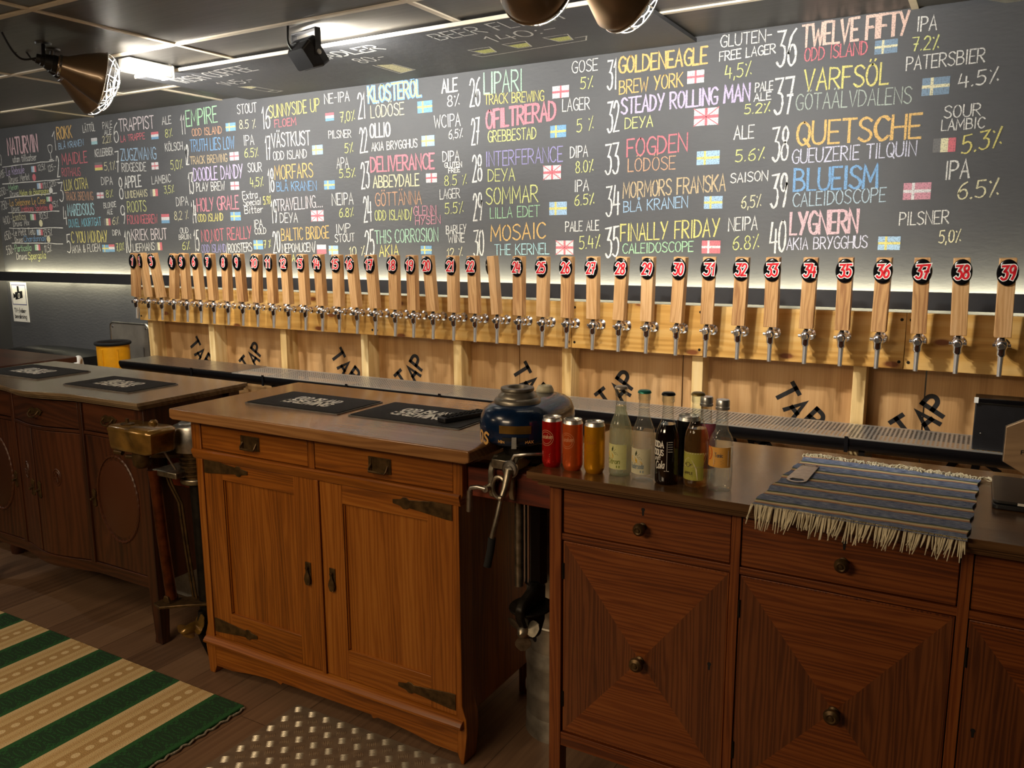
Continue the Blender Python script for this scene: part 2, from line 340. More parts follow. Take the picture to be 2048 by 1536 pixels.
# ------------------------------------------------------------------ stroke alphabet
GL = {
'A': (6, '0,0 3,10 6,0|1,3.6 5,3.6'), 'B': (6, '0,0 0,10|~0,10 4,9.5 5,7.5 4,5.6 0,5.2|~0,5.2 4.5,4.8 6,2.6 4.5,.4 0,0'), 'C': (6, '~6,8.5 4,10 1.5,9 0,5 1.5,1 4,0 6,1.5'),
'D': (6, '0,0 0,10|~0,10 4,9 6,5 4,1 0,0'), 'E': (5, '5,10 0,10 0,0 5,0|0,5 4,5'), 'F': (5, '5,10 0,10 0,0|0,5 4,5'), 'G': (6, '~6,8.5 4,10 1.5,9 0,5 1.5,1 4,0 6,1.2 6,4|6,4.4 3.6,4.4'),
'H': (6, '0,0 0,10|6,0 6,10|0,5 6,5'), 'I': (1.4, '.7,0 .7,10'), 'J': (5, '~5,10 5,3 4,.5 2,0 0,1.5'), 'K': (6, '0,0 0,10|5.6,10 0,4.5|1.5,5.5 6,0'), 'L': (4.6, '0,10 0,0 4.6,0'),
'M': (7.4, '0,0 .5,10 3.7,3 6.9,10 7.4,0'), 'N': (6, '0,0 0,10 6,0 6,10'), 'O': (6, '~3,10 .8,8.5 0,5 .8,1.5 3,0 5.2,1.5 6,5 5.2,8.5 3,10'), 'P': (5.5, '0,0 0,10|~0,10 4,9.7 5.5,7.5 4,5.2 0,4.8'),
'Q': (6, '~3,10 .8,8.5 0,5 .8,1.5 3,0 5.2,1.5 6,5 5.2,8.5 3,10|3.6,2.6 6.4,-.8'), 'R': (6, '0,0 0,10|~0,10 4,9.7 5.5,7.5 4,5.2 0,4.8|2,4.8 6,0'),
'S': (5.6, '~5.5,8.6 3.5,10 1,9.3 .3,7.5 1.5,5.9 4.3,4.5 5.6,2.6 4.7,.7 2.5,0 0,1.4'), 'T': (6, '0,10 6,10|3,10 3,0'), 'U': (6, '~0,10 0,3 1.2,.5 3,0 4.8,.5 6,3 6,10'), 'V': (6, '0,10 3,0 6,10'),
'W': (8, '0,10 1.8,0 4,7 6.2,0 8,10'), 'X': (6, '0,0 6,10|0,10 6,0'), 'Y': (6, '0,10 3,4.6|6,10 1.8,0'), 'Z': (6, '0,10 6,10 0,0 6,0'),
'Å': (6, '0,0 3,9 6,0|1,3.4 5,3.4|~3,12.6 2,11.6 3,10.6 4,11.6 3,12.6'), 'Ä': (6, '0,0 3,10 6,0|1,3.6 5,3.6|1.3,11.6 1.6,12.2|4.4,11.6 4.7,12.2'), 'Ö': (6, '~3,10 .8,8.5 0,5 .8,1.5 3,0 5.2,1.5 6,5 5.2,8.5 3,10|1.5,11.6 1.8,12.2|4.2,11.6 4.5,12.2'),
'0': (5, '~2.5,10 .6,8.5 0,5 .6,1.5 2.5,0 4.4,1.5 5,5 4.4,8.5 2.5,10'), '1': (2.4, '0,7.6 1.7,10 1.7,0'), '2': (5, '~0,8 1.8,10 4.2,9.3 4.8,7.2 3,4 0,0|0,0 5,0'), '3': (5, '0,10 4.8,10 2.2,6|~2.2,6 4.4,5.3 5,3 4,.6 1.8,0 0,1.2'),
'4': (5.4, '1.2,10 0,3.6 5.4,3.6|4.2,7.5 4.2,0'), '5': (5, '4.8,10 .9,10 .5,5.8|~.5,5.8 3,6.3 4.8,4.5 4.6,1.7 2.6,0 0,.8'), '6': (5, '~4.6,10 1.8,8 .4,4.5 .7,1.2 2.6,0 4.6,1.2 5,3.5 3.7,5.6 1.8,5.4 .4,3.5'),
'7': (5, '0,10 5,10 2,0|1.4,5 4.4,5'), '8': (5, '~2.5,5.3 .8,6.5 .7,8.6 2.5,10 4.3,8.6 4.2,6.5 2.5,5.3 .6,4 .1,2 1,.4 2.5,0 4,.4 4.9,2 4.4,4 2.5,5.3'), '9': (5, '~4.7,7 3.5,5 1.4,5 .3,7 1.1,9.3 2.8,10 4.4,9 4.7,7 4.3,3 3,0'),
'%': (5.4, '.5,8.8 .9,8.2|4.6,10.3 .9,-.3|4.6,1.6 5,1'), '.': (1.2, '.4,.1 .8,.5'), ',': (1.2, '.8,.8 .3,-1.6'), '-': (4, '.3,5 3.7,5'), ':': (1.4, '.5,1 .8,1.4|.5,6 .8,6.4'), '/': (4, '3.8,11.5 .2,-1.2'),
'&': (6, '~6,0 1.5,6.5 1.2,9 2.7,10 4,8.8 3.4,7 .6,3.6 .8,.8 2.8,0 4.8,1.6 6,4.4'), "'": (1, '.5,10 .4,7.8'),
'a': (4.2, '~4,5 2,6 .3,4.5 .2,1.5 2,0 4,2|4.1,6 4.1,0'), 'b': (4, '0,10 0,0|~0,4 2,6 4,4.5 4,1.5 2,0 0,1.5'), 'c': (4, '~4,5 2,6 .2,4.5 .2,1.5 2,0 4,1'), 'd': (4, '4,10 4,0|~4,4.5 2,6 .2,4.5 .2,1.5 2,0 4,1.5'),
'e': (4, '~.2,3.2 4,3.5 3.8,5 2,6 .2,4.5 .2,1.5 2,0 4,1'), 'f': (3.5, '~4,9.5 2.5,10 1.5,8 1.5,0|0,6 3.5,6'), 'g': (4.1, '~4,5 2,6 .2,4.5 .2,1.8 2,.5 4,2|~4.1,6 4,-2 2.5,-3.5 .3,-2.5'), 'h': (4, '0,10 0,0|~0,4 2,6 3.7,5 4,3 4,0'),
'i': (1.6, '.8,6 .8,0|.7,8.2 .9,8.6'), 'k': (4, '0,10 0,0|3.5,6 0,2.5|1,3.4 4,0'), 'l': (1.6, '.8,10 .8,0'), 'm': (6.2, '0,6 0,0|~0,4 1.5,6 3,5 3,0|~3,4 4.5,6 6,5 6.1,0'), 'n': (4, '0,6 0,0|~0,4 2,6 3.7,5 4,3 4,0'),
'o': (4, '~2,6 .3,5 0,3 .3,1 2,0 3.7,1 4,3 3.7,5 2,6'), 'p': (4, '0,6 0,-3.5|~0,4.5 2,6 4,4.5 4,1.5 2,0 0,1.5'), 'r': (3, '0,6 0,0|~0,3.5 1.5,5.7 3.2,5.8'), 's': (3.5, '~3.5,5.3 2,6 .5,5.2 .6,4 3,2.5 3.4,1.2 2,0 .1,.7'),
't': (3.2, '~1.5,9 1.5,1.2 2.2,.2 3.2,.4|0,6 3.2,6'), 'u': (4, '~0,6 0,2 1,0 2.5,.2 4,2|4,6 4,0'), 'v': (4, '0,6 2,0 4,6'), 'w': (6, '0,6 1.5,0 3,5 4.5,0 6,6'), 'x': (4, '0,6 4,0|4,6 0,0'), 'y': (4, '0,6 2,0|4,6 1,-3.5'), 'z': (4, '0,6 4,6 0,0 4,0'), ' ': (3.2, '')}
def smooth(P, k=4):
    out = []; n = len(P); cl = P[0] == P[-1]
    for i in range(n-1):
        p0 = P[i-1] if i > 0 else (P[-2] if cl else P[0]); p1 = P[i]; p2 = P[i+1]; p3 = P[i+2] if i+2 < n else (P[1] if cl else P[-1])
        for j in range(k):
            t = j/k
            out.append(tuple(.5*(2*p1[a]+(p2[a]-p0[a])*t+(2*p0[a]-5*p1[a]+4*p2[a]-p3[a])*t*t+(3*p1[a]-p0[a]-3*p2[a]+p3[a])*t**3) for a in (0, 1)))
    return out+[P[-1]]
def strokes(txt):
    """text -> list of polylines in font units (cap height 10), total width"""
    x = 0; out = []
    for ch in txt:
        w, d = GL[ch]
        for s in (d.split('|') if d else []):
            cur = s[0] == '~'; pts = [tuple(float(q) for q in p.split(',')) for p in s.lstrip('~').split()]
            if cur: pts = smooth(pts)
            out.append([(px+x, py) for px, py in pts])
        x += w+1.7
    return out, x-1.7
RC = [0]
def ribbon(mb, pts, w, f, mi=0, jit=0, rnd=random):
    """flat brush stroke of width w along pts (2-D), mapped to 3-D by f(u, v)"""
    P = [Vector(p) for p in pts]; n = len(P); rows = []; RC[0] += 1
    if n > 1:
        P[0] = P[0]-(P[1]-P[0]).normalized()*w*.45; P[-1] = P[-1]+(P[-1]-P[-2]).normalized()*w*.45
    for i in range(n):
        a = (P[i]-P[i-1]).normalized() if i else (P[1]-P[0]).normalized()
        b = (P[i+1]-P[i]).normalized() if i < n-1 else a
        t = a+b
        t = t.normalized() if t.length > .2 else a
        nn = Vector((-t.y, t.x)); cs = max(.45, nn.dot(Vector((-a.y, a.x))))
        ww = w*.5*(1+rnd.uniform(-jit, jit))/cs
        q = P[i]
        rows.append([f(*(q+nn*ww)), f(*(q-nn*ww))])
    mb.grid(rows, mi, False)
def write(mb, txt, u0, v0, u1, v1, h, w, f, mi=0, jit=0., slant=0., rnd=random, wob=0.):
    """fit txt between (u0,v0) and (u1,v1), cap height h"""
    S, W = strokes(txt); kx = (u1-u0)/max(W, .1); sl = (v1-v0)/(u1-u0) if u1 != u0 else 0
    for s in S:
        dx = rnd.uniform(-wob, wob); dy = rnd.uniform(-wob, wob)
        pts = [(u0+(x+slant*y)*kx+dx, v0+sl*x*kx+y*h/10+dy) for x, y in s]
        ribbon(mb, pts, w, f, mi, jit, rnd)
MENU=[
('wine list headed NATURVIN',[('NATURVIN',-6.112,2.191,-5.741,2.197,0.11,'PK',1.3),('utan tillsatser',-6.059,2.136,-5.768,2.138,0.046,'W',1),('0',-6.228,2.124,-6.197,2.126,0.075,'W',1),('495:-',-6.248,2.031,-6.163,2.048,0.051,'W',0.9),('La Reboule',-6.156,2.05,-5.93,2.059,0.053,'L',1),('Druva: Merlot',-6.131,2.0,-5.874,2.011,0.044,'W',0.9),('12,5%',-5.764,2.067,-5.672,2.069,0.039,'W',0.9),('125:-',-5.648,2.052,-5.551,2.063,0.042,'W',0.9),('550:-',-6.272,1.91,-6.157,1.926,0.051,'W',0.9),('Melon',-6.148,1.944,-6.025,1.953,0.038,'G',1),('Druva:',-6.135,1.903,-6.023,1.906,0.038,'W',0.9),('Melon de Bourgogne',-6.017,1.905,-5.662,1.912,0.037,'YG',1),('11%',-5.726,1.943,-5.656,1.946,0.04,'W',0.9),('120:-',-5.644,1.951,-5.539,1.96,0.036,'W',0.9),('750:-',-6.269,1.81,-6.16,1.823,0.058,'W',0.9),('La Selezione Le Cese',-6.151,1.837,-5.711,1.843,0.044,'O',1),('Druva:',-6.136,1.797,-6.031,1.801,0.038,'W',0.9),('Trebbiano Spoletino',-6.024,1.794,-5.687,1.796,0.041,'R',1),('15%',-5.634,1.813,-5.563,1.817,0.04,'W',0.9),('400:-',-6.259,1.705,-6.139,1.719,0.055,'W',0.9),('Esotico',-6.13,1.732,-5.968,1.739,0.051,'CR',1),('Druva: Mix',-6.133,1.69,-5.931,1.698,0.042,'W',0.9),('10,5%',-5.801,1.739,-5.691,1.74,0.04,'W',0.9),('650:-',-6.263,1.593,-6.148,1.609,0.059,'W',0.9),('Le Petit Tetu',-6.142,1.625,-5.869,1.632,0.048,'W',1),('Druva:',-6.131,1.578,-6.026,1.582,0.036,'W',0.9),('Chardonnay',-6.02,1.581,-5.745,1.587,0.041,'B',1),('13,5%',-5.767,1.616,-5.663,1.621,0.047,'W',0.9),('550:-',-6.258,1.488,-6.151,1.501,0.062,'W',0.9),('Particella',-6.143,1.511,-5.935,1.519,0.049,'G',1),('11,5%',-5.775,1.508,-5.686,1.514,0.047,'W',0.9),('Druva:',-6.131,1.455,-5.991,1.459,0.046,'W',0.9),('Spergola',-5.984,1.456,-5.766,1.465,0.051,'YG',1)],[('fr',-5.844,2.059,-5.787,2.099),('fr',-5.796,1.944,-5.731,1.982),('it',-5.699,1.854,-5.635,1.887),('it',-5.915,1.732,-5.848,1.774),('fr',-5.856,1.626,-5.784,1.666),('it',-5.897,1.521,-5.832,1.562)]),
('ROKK',[('1',-5.567,2.191,-5.521,2.192,0.121,'W',1.1),('ROKK',-5.51,2.26,-5.337,2.26,0.076,'O',1.3),('BLÅ KRANEN',-5.502,2.193,-5.221,2.203,0.039,'LB',1.1),('LÄTTÖL',-5.218,2.284,-5.084,2.286,0.045,'W',1),('PALE',-5.007,2.291,-4.906,2.294,0.04,'W',1),('ALE',-4.996,2.253,-4.92,2.253,0.029,'W',1),('2,2%',-5.021,2.204,-4.927,2.204,0.042,'CR',1)],[('fi',-5.139,2.201,-5.076,2.242)]),
('MAIDLE',[('2',-5.551,2.015,-5.511,2.017,0.133,'W',1.1),('MAIDLE',-5.48,2.091,-5.195,2.093,0.071,'R',1.2),('ROTHAUS',-5.492,2.016,-5.282,2.011,0.053,'R',1),('KELLERBIER',-5.112,2.123,-4.921,2.127,0.045,'W',1),('5,1%',-5.028,2.033,-4.907,2.035,0.049,'CR',1)],[('de',-5.126,2.037,-5.045,2.087)]),
('LUX CITRA',[('3',-5.549,1.85,-5.493,1.853,0.123,'W',1.1),('LUX CITRA',-5.482,1.922,-5.215,1.929,0.067,'Y',1.2),('TRACK BREWING',-5.479,1.857,-5.171,1.85,0.053,'O2',1),('DIPA',-5.071,1.943,-4.952,1.941,0.048,'W',1.1),('8%',-5.034,1.862,-4.957,1.863,0.045,'YG',1)],[('en',-5.13,1.858,-5.058,1.896)]),
('MAREDSOUS',[('4',-5.525,1.694,-5.48,1.697,0.119,'W',1.1),('MAREDSOUS',-5.47,1.754,-5.172,1.756,0.073,'C',1.2),('DUVEL MOORTGAT',-5.469,1.676,-5.109,1.685,0.051,'C2',1.1),('BLONDE',-5.069,1.794,-4.936,1.8,0.033,'W',1),('ALE',-5.039,1.753,-4.978,1.755,0.031,'W',1),('6%',-4.991,1.686,-4.919,1.69,0.046,'CR',1)],[('be',-5.079,1.682,-5.01,1.727)]),
('C YOU MONDAY',[('5',-5.517,1.503,-5.463,1.507,0.123,'W',1.1),('C YOU MONDAY',-5.457,1.572,-5.057,1.576,0.073,'Y',1.2),('AKIA & FLOEM',-5.458,1.503,-5.143,1.517,0.048,'W',1.1),('DIPA',-5.001,1.617,-4.915,1.618,0.035,'W',1),('7,0%',-4.975,1.518,-4.889,1.524,0.046,'YG',1)],[('se',-5.122,1.509,-5.052,1.557),('nl',-5.052,1.511,-4.991,1.559)]),
('TRAPPIST',[('6',-4.905,2.2,-4.85,2.201,0.118,'W',1.1),('TRAPPIST',-4.844,2.264,-4.5,2.262,0.073,'WP',1.2),('LA TRAPPE',-4.836,2.199,-4.596,2.204,0.037,'R',1.1),('ALE',-4.426,2.275,-4.339,2.277,0.044,'W',1),('8%',-4.406,2.199,-4.337,2.201,0.046,'YG',1)],[('nl',-4.537,2.195,-4.468,2.238)]),
('ZUGZWANG',[('7',-4.909,2.019,-4.865,2.021,0.125,'W',1.1),('ZUGZWANG',-4.851,2.086,-4.501,2.077,0.07,'LB',1.1),('RIDGESIDE',-4.849,2.017,-4.607,2.011,0.052,'W',1.1),('KÖLSCH',-4.416,2.118,-4.253,2.119,0.045,'W',1),('5,0%',-4.378,2.008,-4.265,2.01,0.052,'YG',1)],[('en',-4.555,2.015,-4.49,2.058)]),
('APPLE',[('8',-4.898,1.847,-4.849,1.85,0.132,'W',1.1),('APPLE',-4.836,1.915,-4.665,1.919,0.068,'W',1.4),('LINDEMANS',-4.836,1.851,-4.615,1.856,0.042,'CR',1.1),('LAMBIC',-4.565,1.928,-4.382,1.934,0.046,'W',1),('3,5%',-4.455,1.868,-4.359,1.871,0.043,'YG',1)],[('be',-4.588,1.854,-4.514,1.897)]),
('ROOTS',[('9',-4.902,1.69,-4.849,1.693,0.113,'W',1.1),('ROOTS',-4.826,1.762,-4.635,1.765,0.066,'YG',1),('FOLKINGEBREW',-4.835,1.689,-4.536,1.69,0.053,'R',1.1),('DIPA',-4.35,1.789,-4.238,1.792,0.051,'W',1),('8,2 %',-4.377,1.706,-4.246,1.71,0.049,'CR',1)],[('nl',-4.5,1.687,-4.424,1.743)]),
('KRIEK BRUT',[('10',-4.883,1.506,-4.817,1.511,0.133,'W',1.1),('KRIEK BRUT',-4.807,1.586,-4.458,1.589,0.066,'WP',1.1),('LIEFMANS',-4.803,1.513,-4.584,1.523,0.047,'W',1.1),('OUD',-4.334,1.623,-4.255,1.625,0.033,'W',1),('BRUIN',-4.349,1.586,-4.236,1.59,0.028,'W',1),('6%',-4.325,1.523,-4.25,1.528,0.046,'YG',1)],[('be',-4.578,1.521,-4.512,1.57)]),
('EMPIRE',[('11',-4.262,2.209,-4.216,2.209,0.107,'W',1.1),('EMPIRE',-4.212,2.248,-3.937,2.256,0.088,'G',1.1),('ODD ISLAND',-4.164,2.191,-3.907,2.189,0.04,'O2',1),('STOUT',-3.772,2.285,-3.615,2.285,0.05,'W',1),('8.5 %',-3.762,2.204,-3.628,2.2,0.046,'CR',1)],[('se',-3.873,2.197,-3.792,2.242)]),
('TRUTH LIES LOW',[('12',-4.243,2.029,-4.204,2.03,0.113,'W',1.1),('TRUTH LIES LOW',-4.189,2.102,-3.809,2.099,0.067,'B',1),('TRACK BREWING',-4.197,2.029,-3.876,2.029,0.044,'T',1),('IPA',-3.734,2.11,-3.649,2.11,0.054,'W',1),('6.5%',-3.734,2.044,-3.621,2.044,0.047,'YG',1)],[('en',-3.855,2.033,-3.781,2.079)]),
('DOODLE DANDY',[('13',-4.231,1.857,-4.177,1.86,0.119,'W',1.1),('DOODLE DANDY',-4.177,1.931,-3.754,1.934,0.074,'L',1.2),('PLAY BREW',-4.16,1.87,-3.911,1.869,0.049,'W',1.1),('SOUR',-3.714,1.962,-3.6,1.961,0.049,'W',1),('4,5%',-3.703,1.88,-3.593,1.88,0.049,'YG',1)],[('en',-3.863,1.867,-3.793,1.913)]),
('HOLY GRALE',[('14',-4.218,1.684,-4.172,1.687,0.13,'W',1.1),('HOLY GRALE',-4.165,1.751,-3.804,1.76,0.075,'RP',1.1),('ODD ISLAND',-4.164,1.69,-3.942,1.695,0.043,'Y',1.1),('Extra',-3.771,1.812,-3.646,1.816,0.042,'W',1),('Special',-3.767,1.773,-3.621,1.779,0.038,'W',1),('Bitter',-3.761,1.73,-3.611,1.734,0.04,'W',1),('5.9%',-3.605,1.777,-3.54,1.782,0.043,'Y',1)],[('se',-3.879,1.692,-3.794,1.741)]),
('NO,NOT REALLY',[('15',-4.213,1.515,-4.163,1.519,0.122,'W',1.1),('NO,NOT REALLY',-4.145,1.571,-3.713,1.59,0.068,'R',1),('ODD ISLAND',-4.149,1.507,-3.934,1.51,0.046,'P',1),('/ROOSTERS',-3.935,1.505,-3.715,1.515,0.05,'W',1.1),('IPA',-3.69,1.649,-3.618,1.653,0.041,'W',1),('COLD',-3.687,1.611,-3.593,1.615,0.034,'W',1),('7 %',-3.62,1.532,-3.559,1.539,0.041,'YG',1)],[('se',-3.702,1.525,-3.626,1.578)]),
('SUNNYSIDE UP',[('16',-3.582,2.19,-3.516,2.191,0.112,'W',1.1),('SUNNYSIDE UP',-3.525,2.244,-3.149,2.253,0.065,'Y',1),('FLOEM',-3.485,2.191,-3.322,2.194,0.039,'R',1),('NE-IPA',-3.115,2.285,-2.939,2.286,0.048,'W',1.1),('7,0%',-3.011,2.185,-2.906,2.188,0.048,'YG',1)],[('nl',-3.111,2.196,-3.051,2.237)]),
('VÄSTKUST',[('17',-3.568,2.023,-3.522,2.024,0.122,'W',1.1),('VÄSTKUST',-3.517,2.087,-3.223,2.084,0.072,'W',1.2),('ODD ISLAND',-3.509,2.017,-3.254,2.017,0.045,'W',1),('PILSNER',-3.095,2.107,-2.937,2.103,0.038,'W',1),('5%',-2.987,2.025,-2.925,2.027,0.047,'YG',1)],[('se2',-3.215,2.029,-3.139,2.078)]),
('MORFARS',[('18',-3.562,1.844,-3.508,1.847,0.124,'W',1.1),('MORFARS',-3.506,1.912,-3.215,1.914,0.073,'O',1),('BLÅ KRANEN',-3.495,1.848,-3.194,1.842,0.049,'B',1),('APA',-3.047,1.949,-2.961,1.949,0.054,'W',1),('5.5%',-3.032,1.901,-2.916,1.902,0.042,'YG',1)],[('se',-3.14,1.843,-3.064,1.89)]),
('TRAVELLING',[('19',-3.551,1.673,-3.501,1.677,0.123,'W',1.1),('TRAVELLING....',-3.503,1.738,-3.156,1.753,0.063,'WP',1),('DEYA',-3.481,1.674,-3.344,1.674,0.052,'W',1),('NEIPA',-3.09,1.76,-2.938,1.761,0.06,'W',1.1),('6.8%',-3.043,1.695,-2.938,1.699,0.045,'YG',1)],[('uk',-3.244,1.677,-3.153,1.735)]),
('BALTIC BRIDGE',[('20',-3.548,1.505,-3.487,1.511,0.118,'W',1.1),('BALTIC BRIDGE',-3.478,1.574,-3.119,1.586,0.065,'O',1),('NEPOMUCEN/',-3.478,1.507,-3.22,1.515,0.047,'W',1.1),('AKIA',-3.471,1.455,-3.378,1.46,0.038,'Y',1),('IMP',-3.069,1.612,-2.966,1.616,0.045,'W',1),('STOUT',-3.08,1.563,-2.939,1.569,0.041,'W',1),('10 %',-2.981,1.49,-2.869,1.497,0.045,'CR',1)],[('pl',-3.213,1.501,-3.145,1.55),('se2',-3.126,1.497,-3.059,1.545)]),
('KLOSTERÖL',[('21',-2.891,2.192,-2.834,2.193,0.124,'W',1.1),('KLOSTERÖL',-2.823,2.265,-2.478,2.268,0.077,'B',2.4),('KLOSTERÖL',-2.819,2.267,-2.481,2.27,0.075,'Y',1.1),('LÖDÖSE',-2.804,2.19,-2.588,2.19,0.058,'CR',1.1),('ALE',-2.362,2.271,-2.266,2.274,0.059,'W',1.4),('8%',-2.33,2.206,-2.254,2.207,0.049,'W',1.2)],[('se',-2.507,2.188,-2.417,2.244)]),
('OLLIO',[('22',-2.885,2.021,-2.828,2.023,0.121,'W',1.1),('OLLIO',-2.816,2.091,-2.68,2.093,0.067,'W',1.4),('AKIA BRYGGHUS',-2.807,2.025,-2.511,2.028,0.04,'W',1.1),('WCIPA',-2.41,2.111,-2.252,2.112,0.057,'W',1),('6,5%',-2.325,2.055,-2.24,2.057,0.04,'W',1)],[('se2',-2.487,2.028,-2.408,2.079)]),
('DELIVERANCE',[('23',-2.884,1.838,-2.822,1.842,0.131,'W',1.1),('DELIVERANCE',-2.819,1.922,-2.41,1.92,0.072,'RP',1.5),('ABBEYDALE',-2.804,1.841,-2.506,1.841,0.058,'CR',1.3),('DIPA',-2.363,1.949,-2.262,1.95,0.047,'W',1.1),('GLUTEN',-2.353,1.92,-2.248,1.92,0.023,'W',1),('FREE',-2.33,1.894,-2.26,1.896,0.021,'W',1),('8.5 %',-2.355,1.834,-2.22,1.836,0.047,'YG',1)],[('en',-2.465,1.852,-2.398,1.897)]),
('GÖTTÄNNA',[('24',-2.876,1.666,-2.815,1.671,0.129,'W',1.1),('GÖTTÄNNA',-2.794,1.748,-2.493,1.75,0.064,'O2',1),('ODD ISLAND/',-2.798,1.674,-2.554,1.675,0.05,'YG',1),('GLENN',-2.548,1.693,-2.405,1.695,0.045,'PK2',1.1),('HYSEN',-2.538,1.648,-2.38,1.652,0.039,'PK2',1.1),('LAGER',-2.384,1.77,-2.262,1.773,0.045,'W',1),('5.5%',-2.355,1.697,-2.242,1.702,0.051,'YG',1)],[]),
('THIS CORROSION',[('25',-2.873,1.488,-2.805,1.495,0.131,'W',1.1),('THIS CORROSION',-2.803,1.555,-2.396,1.566,0.065,'G2',1.1),('AKIA',-2.777,1.487,-2.647,1.491,0.057,'Y',1.1),('BARLEY',-2.35,1.599,-2.228,1.606,0.04,'W',1),('WINE',-2.338,1.555,-2.239,1.56,0.04,'W',1),('12 %',-2.346,1.484,-2.251,1.49,0.044,'CR',1)],[('se',-2.507,1.5,-2.439,1.542)]),
('LIPARI',[('26',-2.204,2.194,-2.137,2.196,0.125,'W',1.1),('LIPARI',-2.122,2.245,-1.91,2.243,0.092,'G2',1),('TRACK BREWING',-2.118,2.197,-1.799,2.188,0.044,'Y',1),('GOSE',-1.663,2.291,-1.535,2.292,0.048,'W',1),('5%',-1.621,2.22,-1.556,2.221,0.047,'YG',1)],[('en',-1.758,2.192,-1.675,2.244)]),
('OFILTRERAD',[('27',-2.197,2.019,-2.144,2.021,0.118,'W',1.1),('OFILTRERAD',-2.114,2.088,-1.738,2.102,0.079,'RP',1.7),('GREBBESTAD',-2.101,2.025,-1.839,2.025,0.05,'YG',1.1),('LAGER',-1.708,2.133,-1.572,2.132,0.051,'W',1),('5 %',-1.637,2.038,-1.551,2.046,0.054,'YG',1)],[('se',-1.768,2.022,-1.688,2.075)]),
('INTERFERANCE',[('28',-2.195,1.845,-2.132,1.849,0.121,'W',1.1),('INTERFERANCE',-2.113,1.914,-1.703,1.916,0.066,'P',1),('DEYA',-2.103,1.844,-1.952,1.843,0.055,'YG',1),('DIPA',-1.669,1.929,-1.578,1.931,0.048,'W',1.1),('8.0%',-1.641,1.862,-1.55,1.866,0.049,'YG',1)],[('uk',-1.803,1.839,-1.713,1.901)]),
('SOMMAR',[('29',-2.191,1.661,-2.134,1.666,0.126,'W',1.1),('SOMMAR',-2.116,1.736,-1.83,1.742,0.075,'YG',1),('LILLA EDET',-2.093,1.671,-1.821,1.676,0.049,'G',1),('IPA',-1.646,1.78,-1.572,1.782,0.049,'W',1),('6.5%',-1.645,1.719,-1.544,1.724,0.045,'YG',1)],[('se2',-1.772,1.679,-1.682,1.738)]),
('MOSAIC',[('30',-2.191,1.489,-2.124,1.496,0.122,'W',1.1),('MOSAIC',-2.091,1.564,-1.789,1.576,0.07,'O',1.2),('THE KERNEL',-2.07,1.497,-1.771,1.503,0.049,'C',1),('PALE ALE',-1.69,1.604,-1.52,1.609,0.043,'W',1),('5.4%',-1.62,1.525,-1.512,1.532,0.055,'YG',1)],[('uk',-1.737,1.5,-1.648,1.563)]),
('GOLDEN EAGLE',[('31',-1.494,2.205,-1.443,2.206,0.119,'W',1.1),('GOLDENEAGLE',-1.442,2.268,-1.052,2.268,0.064,'O',1.5),('BREW YORK',-1.436,2.182,-1.151,2.189,0.054,'O',1.2),('GLUTEN-',-1.003,2.322,-0.798,2.324,0.044,'W',1),('FREE LAGER',-1.005,2.27,-0.782,2.277,0.035,'W',1),('4,5%',-0.98,2.199,-0.87,2.204,0.051,'YG',1)],[('en',-1.135,2.195,-1.064,2.245)]),
('STEADY ROLLING MAN',[('32',-1.492,2.027,-1.43,2.03,0.125,'W',1.1),('STEADY ROLLING MAN',-1.427,2.099,-0.874,2.109,0.064,'L',1.4),('DEYA',-1.407,2.037,-1.277,2.038,0.044,'YG',1),('PALE',-0.857,2.138,-0.785,2.141,0.033,'W',1),('ALE',-0.86,2.103,-0.791,2.105,0.028,'W',1),('5.2%',-0.896,2.057,-0.791,2.058,0.036,'YG',1)],[('uk',-1.101,2.025,-0.999,2.093)]),
('FOGDEN',[('33',-1.499,1.847,-1.427,1.852,0.128,'W',1.1),('FOGDEN',-1.397,1.92,-1.123,1.929,0.071,'R',1.2),('LÖDÖSE',-1.389,1.856,-1.174,1.857,0.053,'O2',1),('ALE',-0.934,1.961,-0.851,1.962,0.05,'W',1.1),('5.6%',-0.925,1.873,-0.804,1.877,0.045,'YG',1)],[('se2',-1.084,1.868,-0.988,1.923)]),
('MORMORS FRANSKA',[('34',-1.493,1.668,-1.421,1.675,0.127,'W',1.1),('MORMORS FRANSKA',-1.412,1.744,-0.957,1.761,0.065,'T',1.1),('BLÅ KRANEN',-1.407,1.684,-1.115,1.699,0.045,'LB',1),('SAISON',-0.941,1.79,-0.789,1.796,0.037,'W',1),('6,5%',-0.893,1.688,-0.81,1.693,0.046,'CR',1)],[('se2',-1.047,1.689,-0.969,1.74)]),
('FINALLY FRIDAY',[('35',-1.493,1.486,-1.42,1.495,0.129,'W',1.1),('FINALLY FRIDAY',-1.419,1.559,-0.976,1.577,0.071,'Y',1.1),('CALEIDOSCOPE',-1.408,1.505,-1.085,1.515,0.042,'G',1),('NEIPA',-0.942,1.598,-0.821,1.602,0.052,'W',1.1),('6.8%',-0.922,1.52,-0.811,1.528,0.053,'YG',1)],[('dk',-1.05,1.506,-0.971,1.559)]),
('TWELVE FIFTY',[('36',-0.781,2.224,-0.701,2.225,0.131,'W',1.1),('TWELVE FIFTY',-0.689,2.287,-0.315,2.29,0.078,'WO',1.5),('ODD ISLAND',-0.675,2.233,-0.45,2.236,0.046,'R',1),('IPA',-0.291,2.294,-0.224,2.292,0.048,'W',1.1),('7.2%',-0.302,2.229,-0.212,2.227,0.045,'YG',1.1)],[('se3',-0.426,2.23,-0.349,2.278)]),
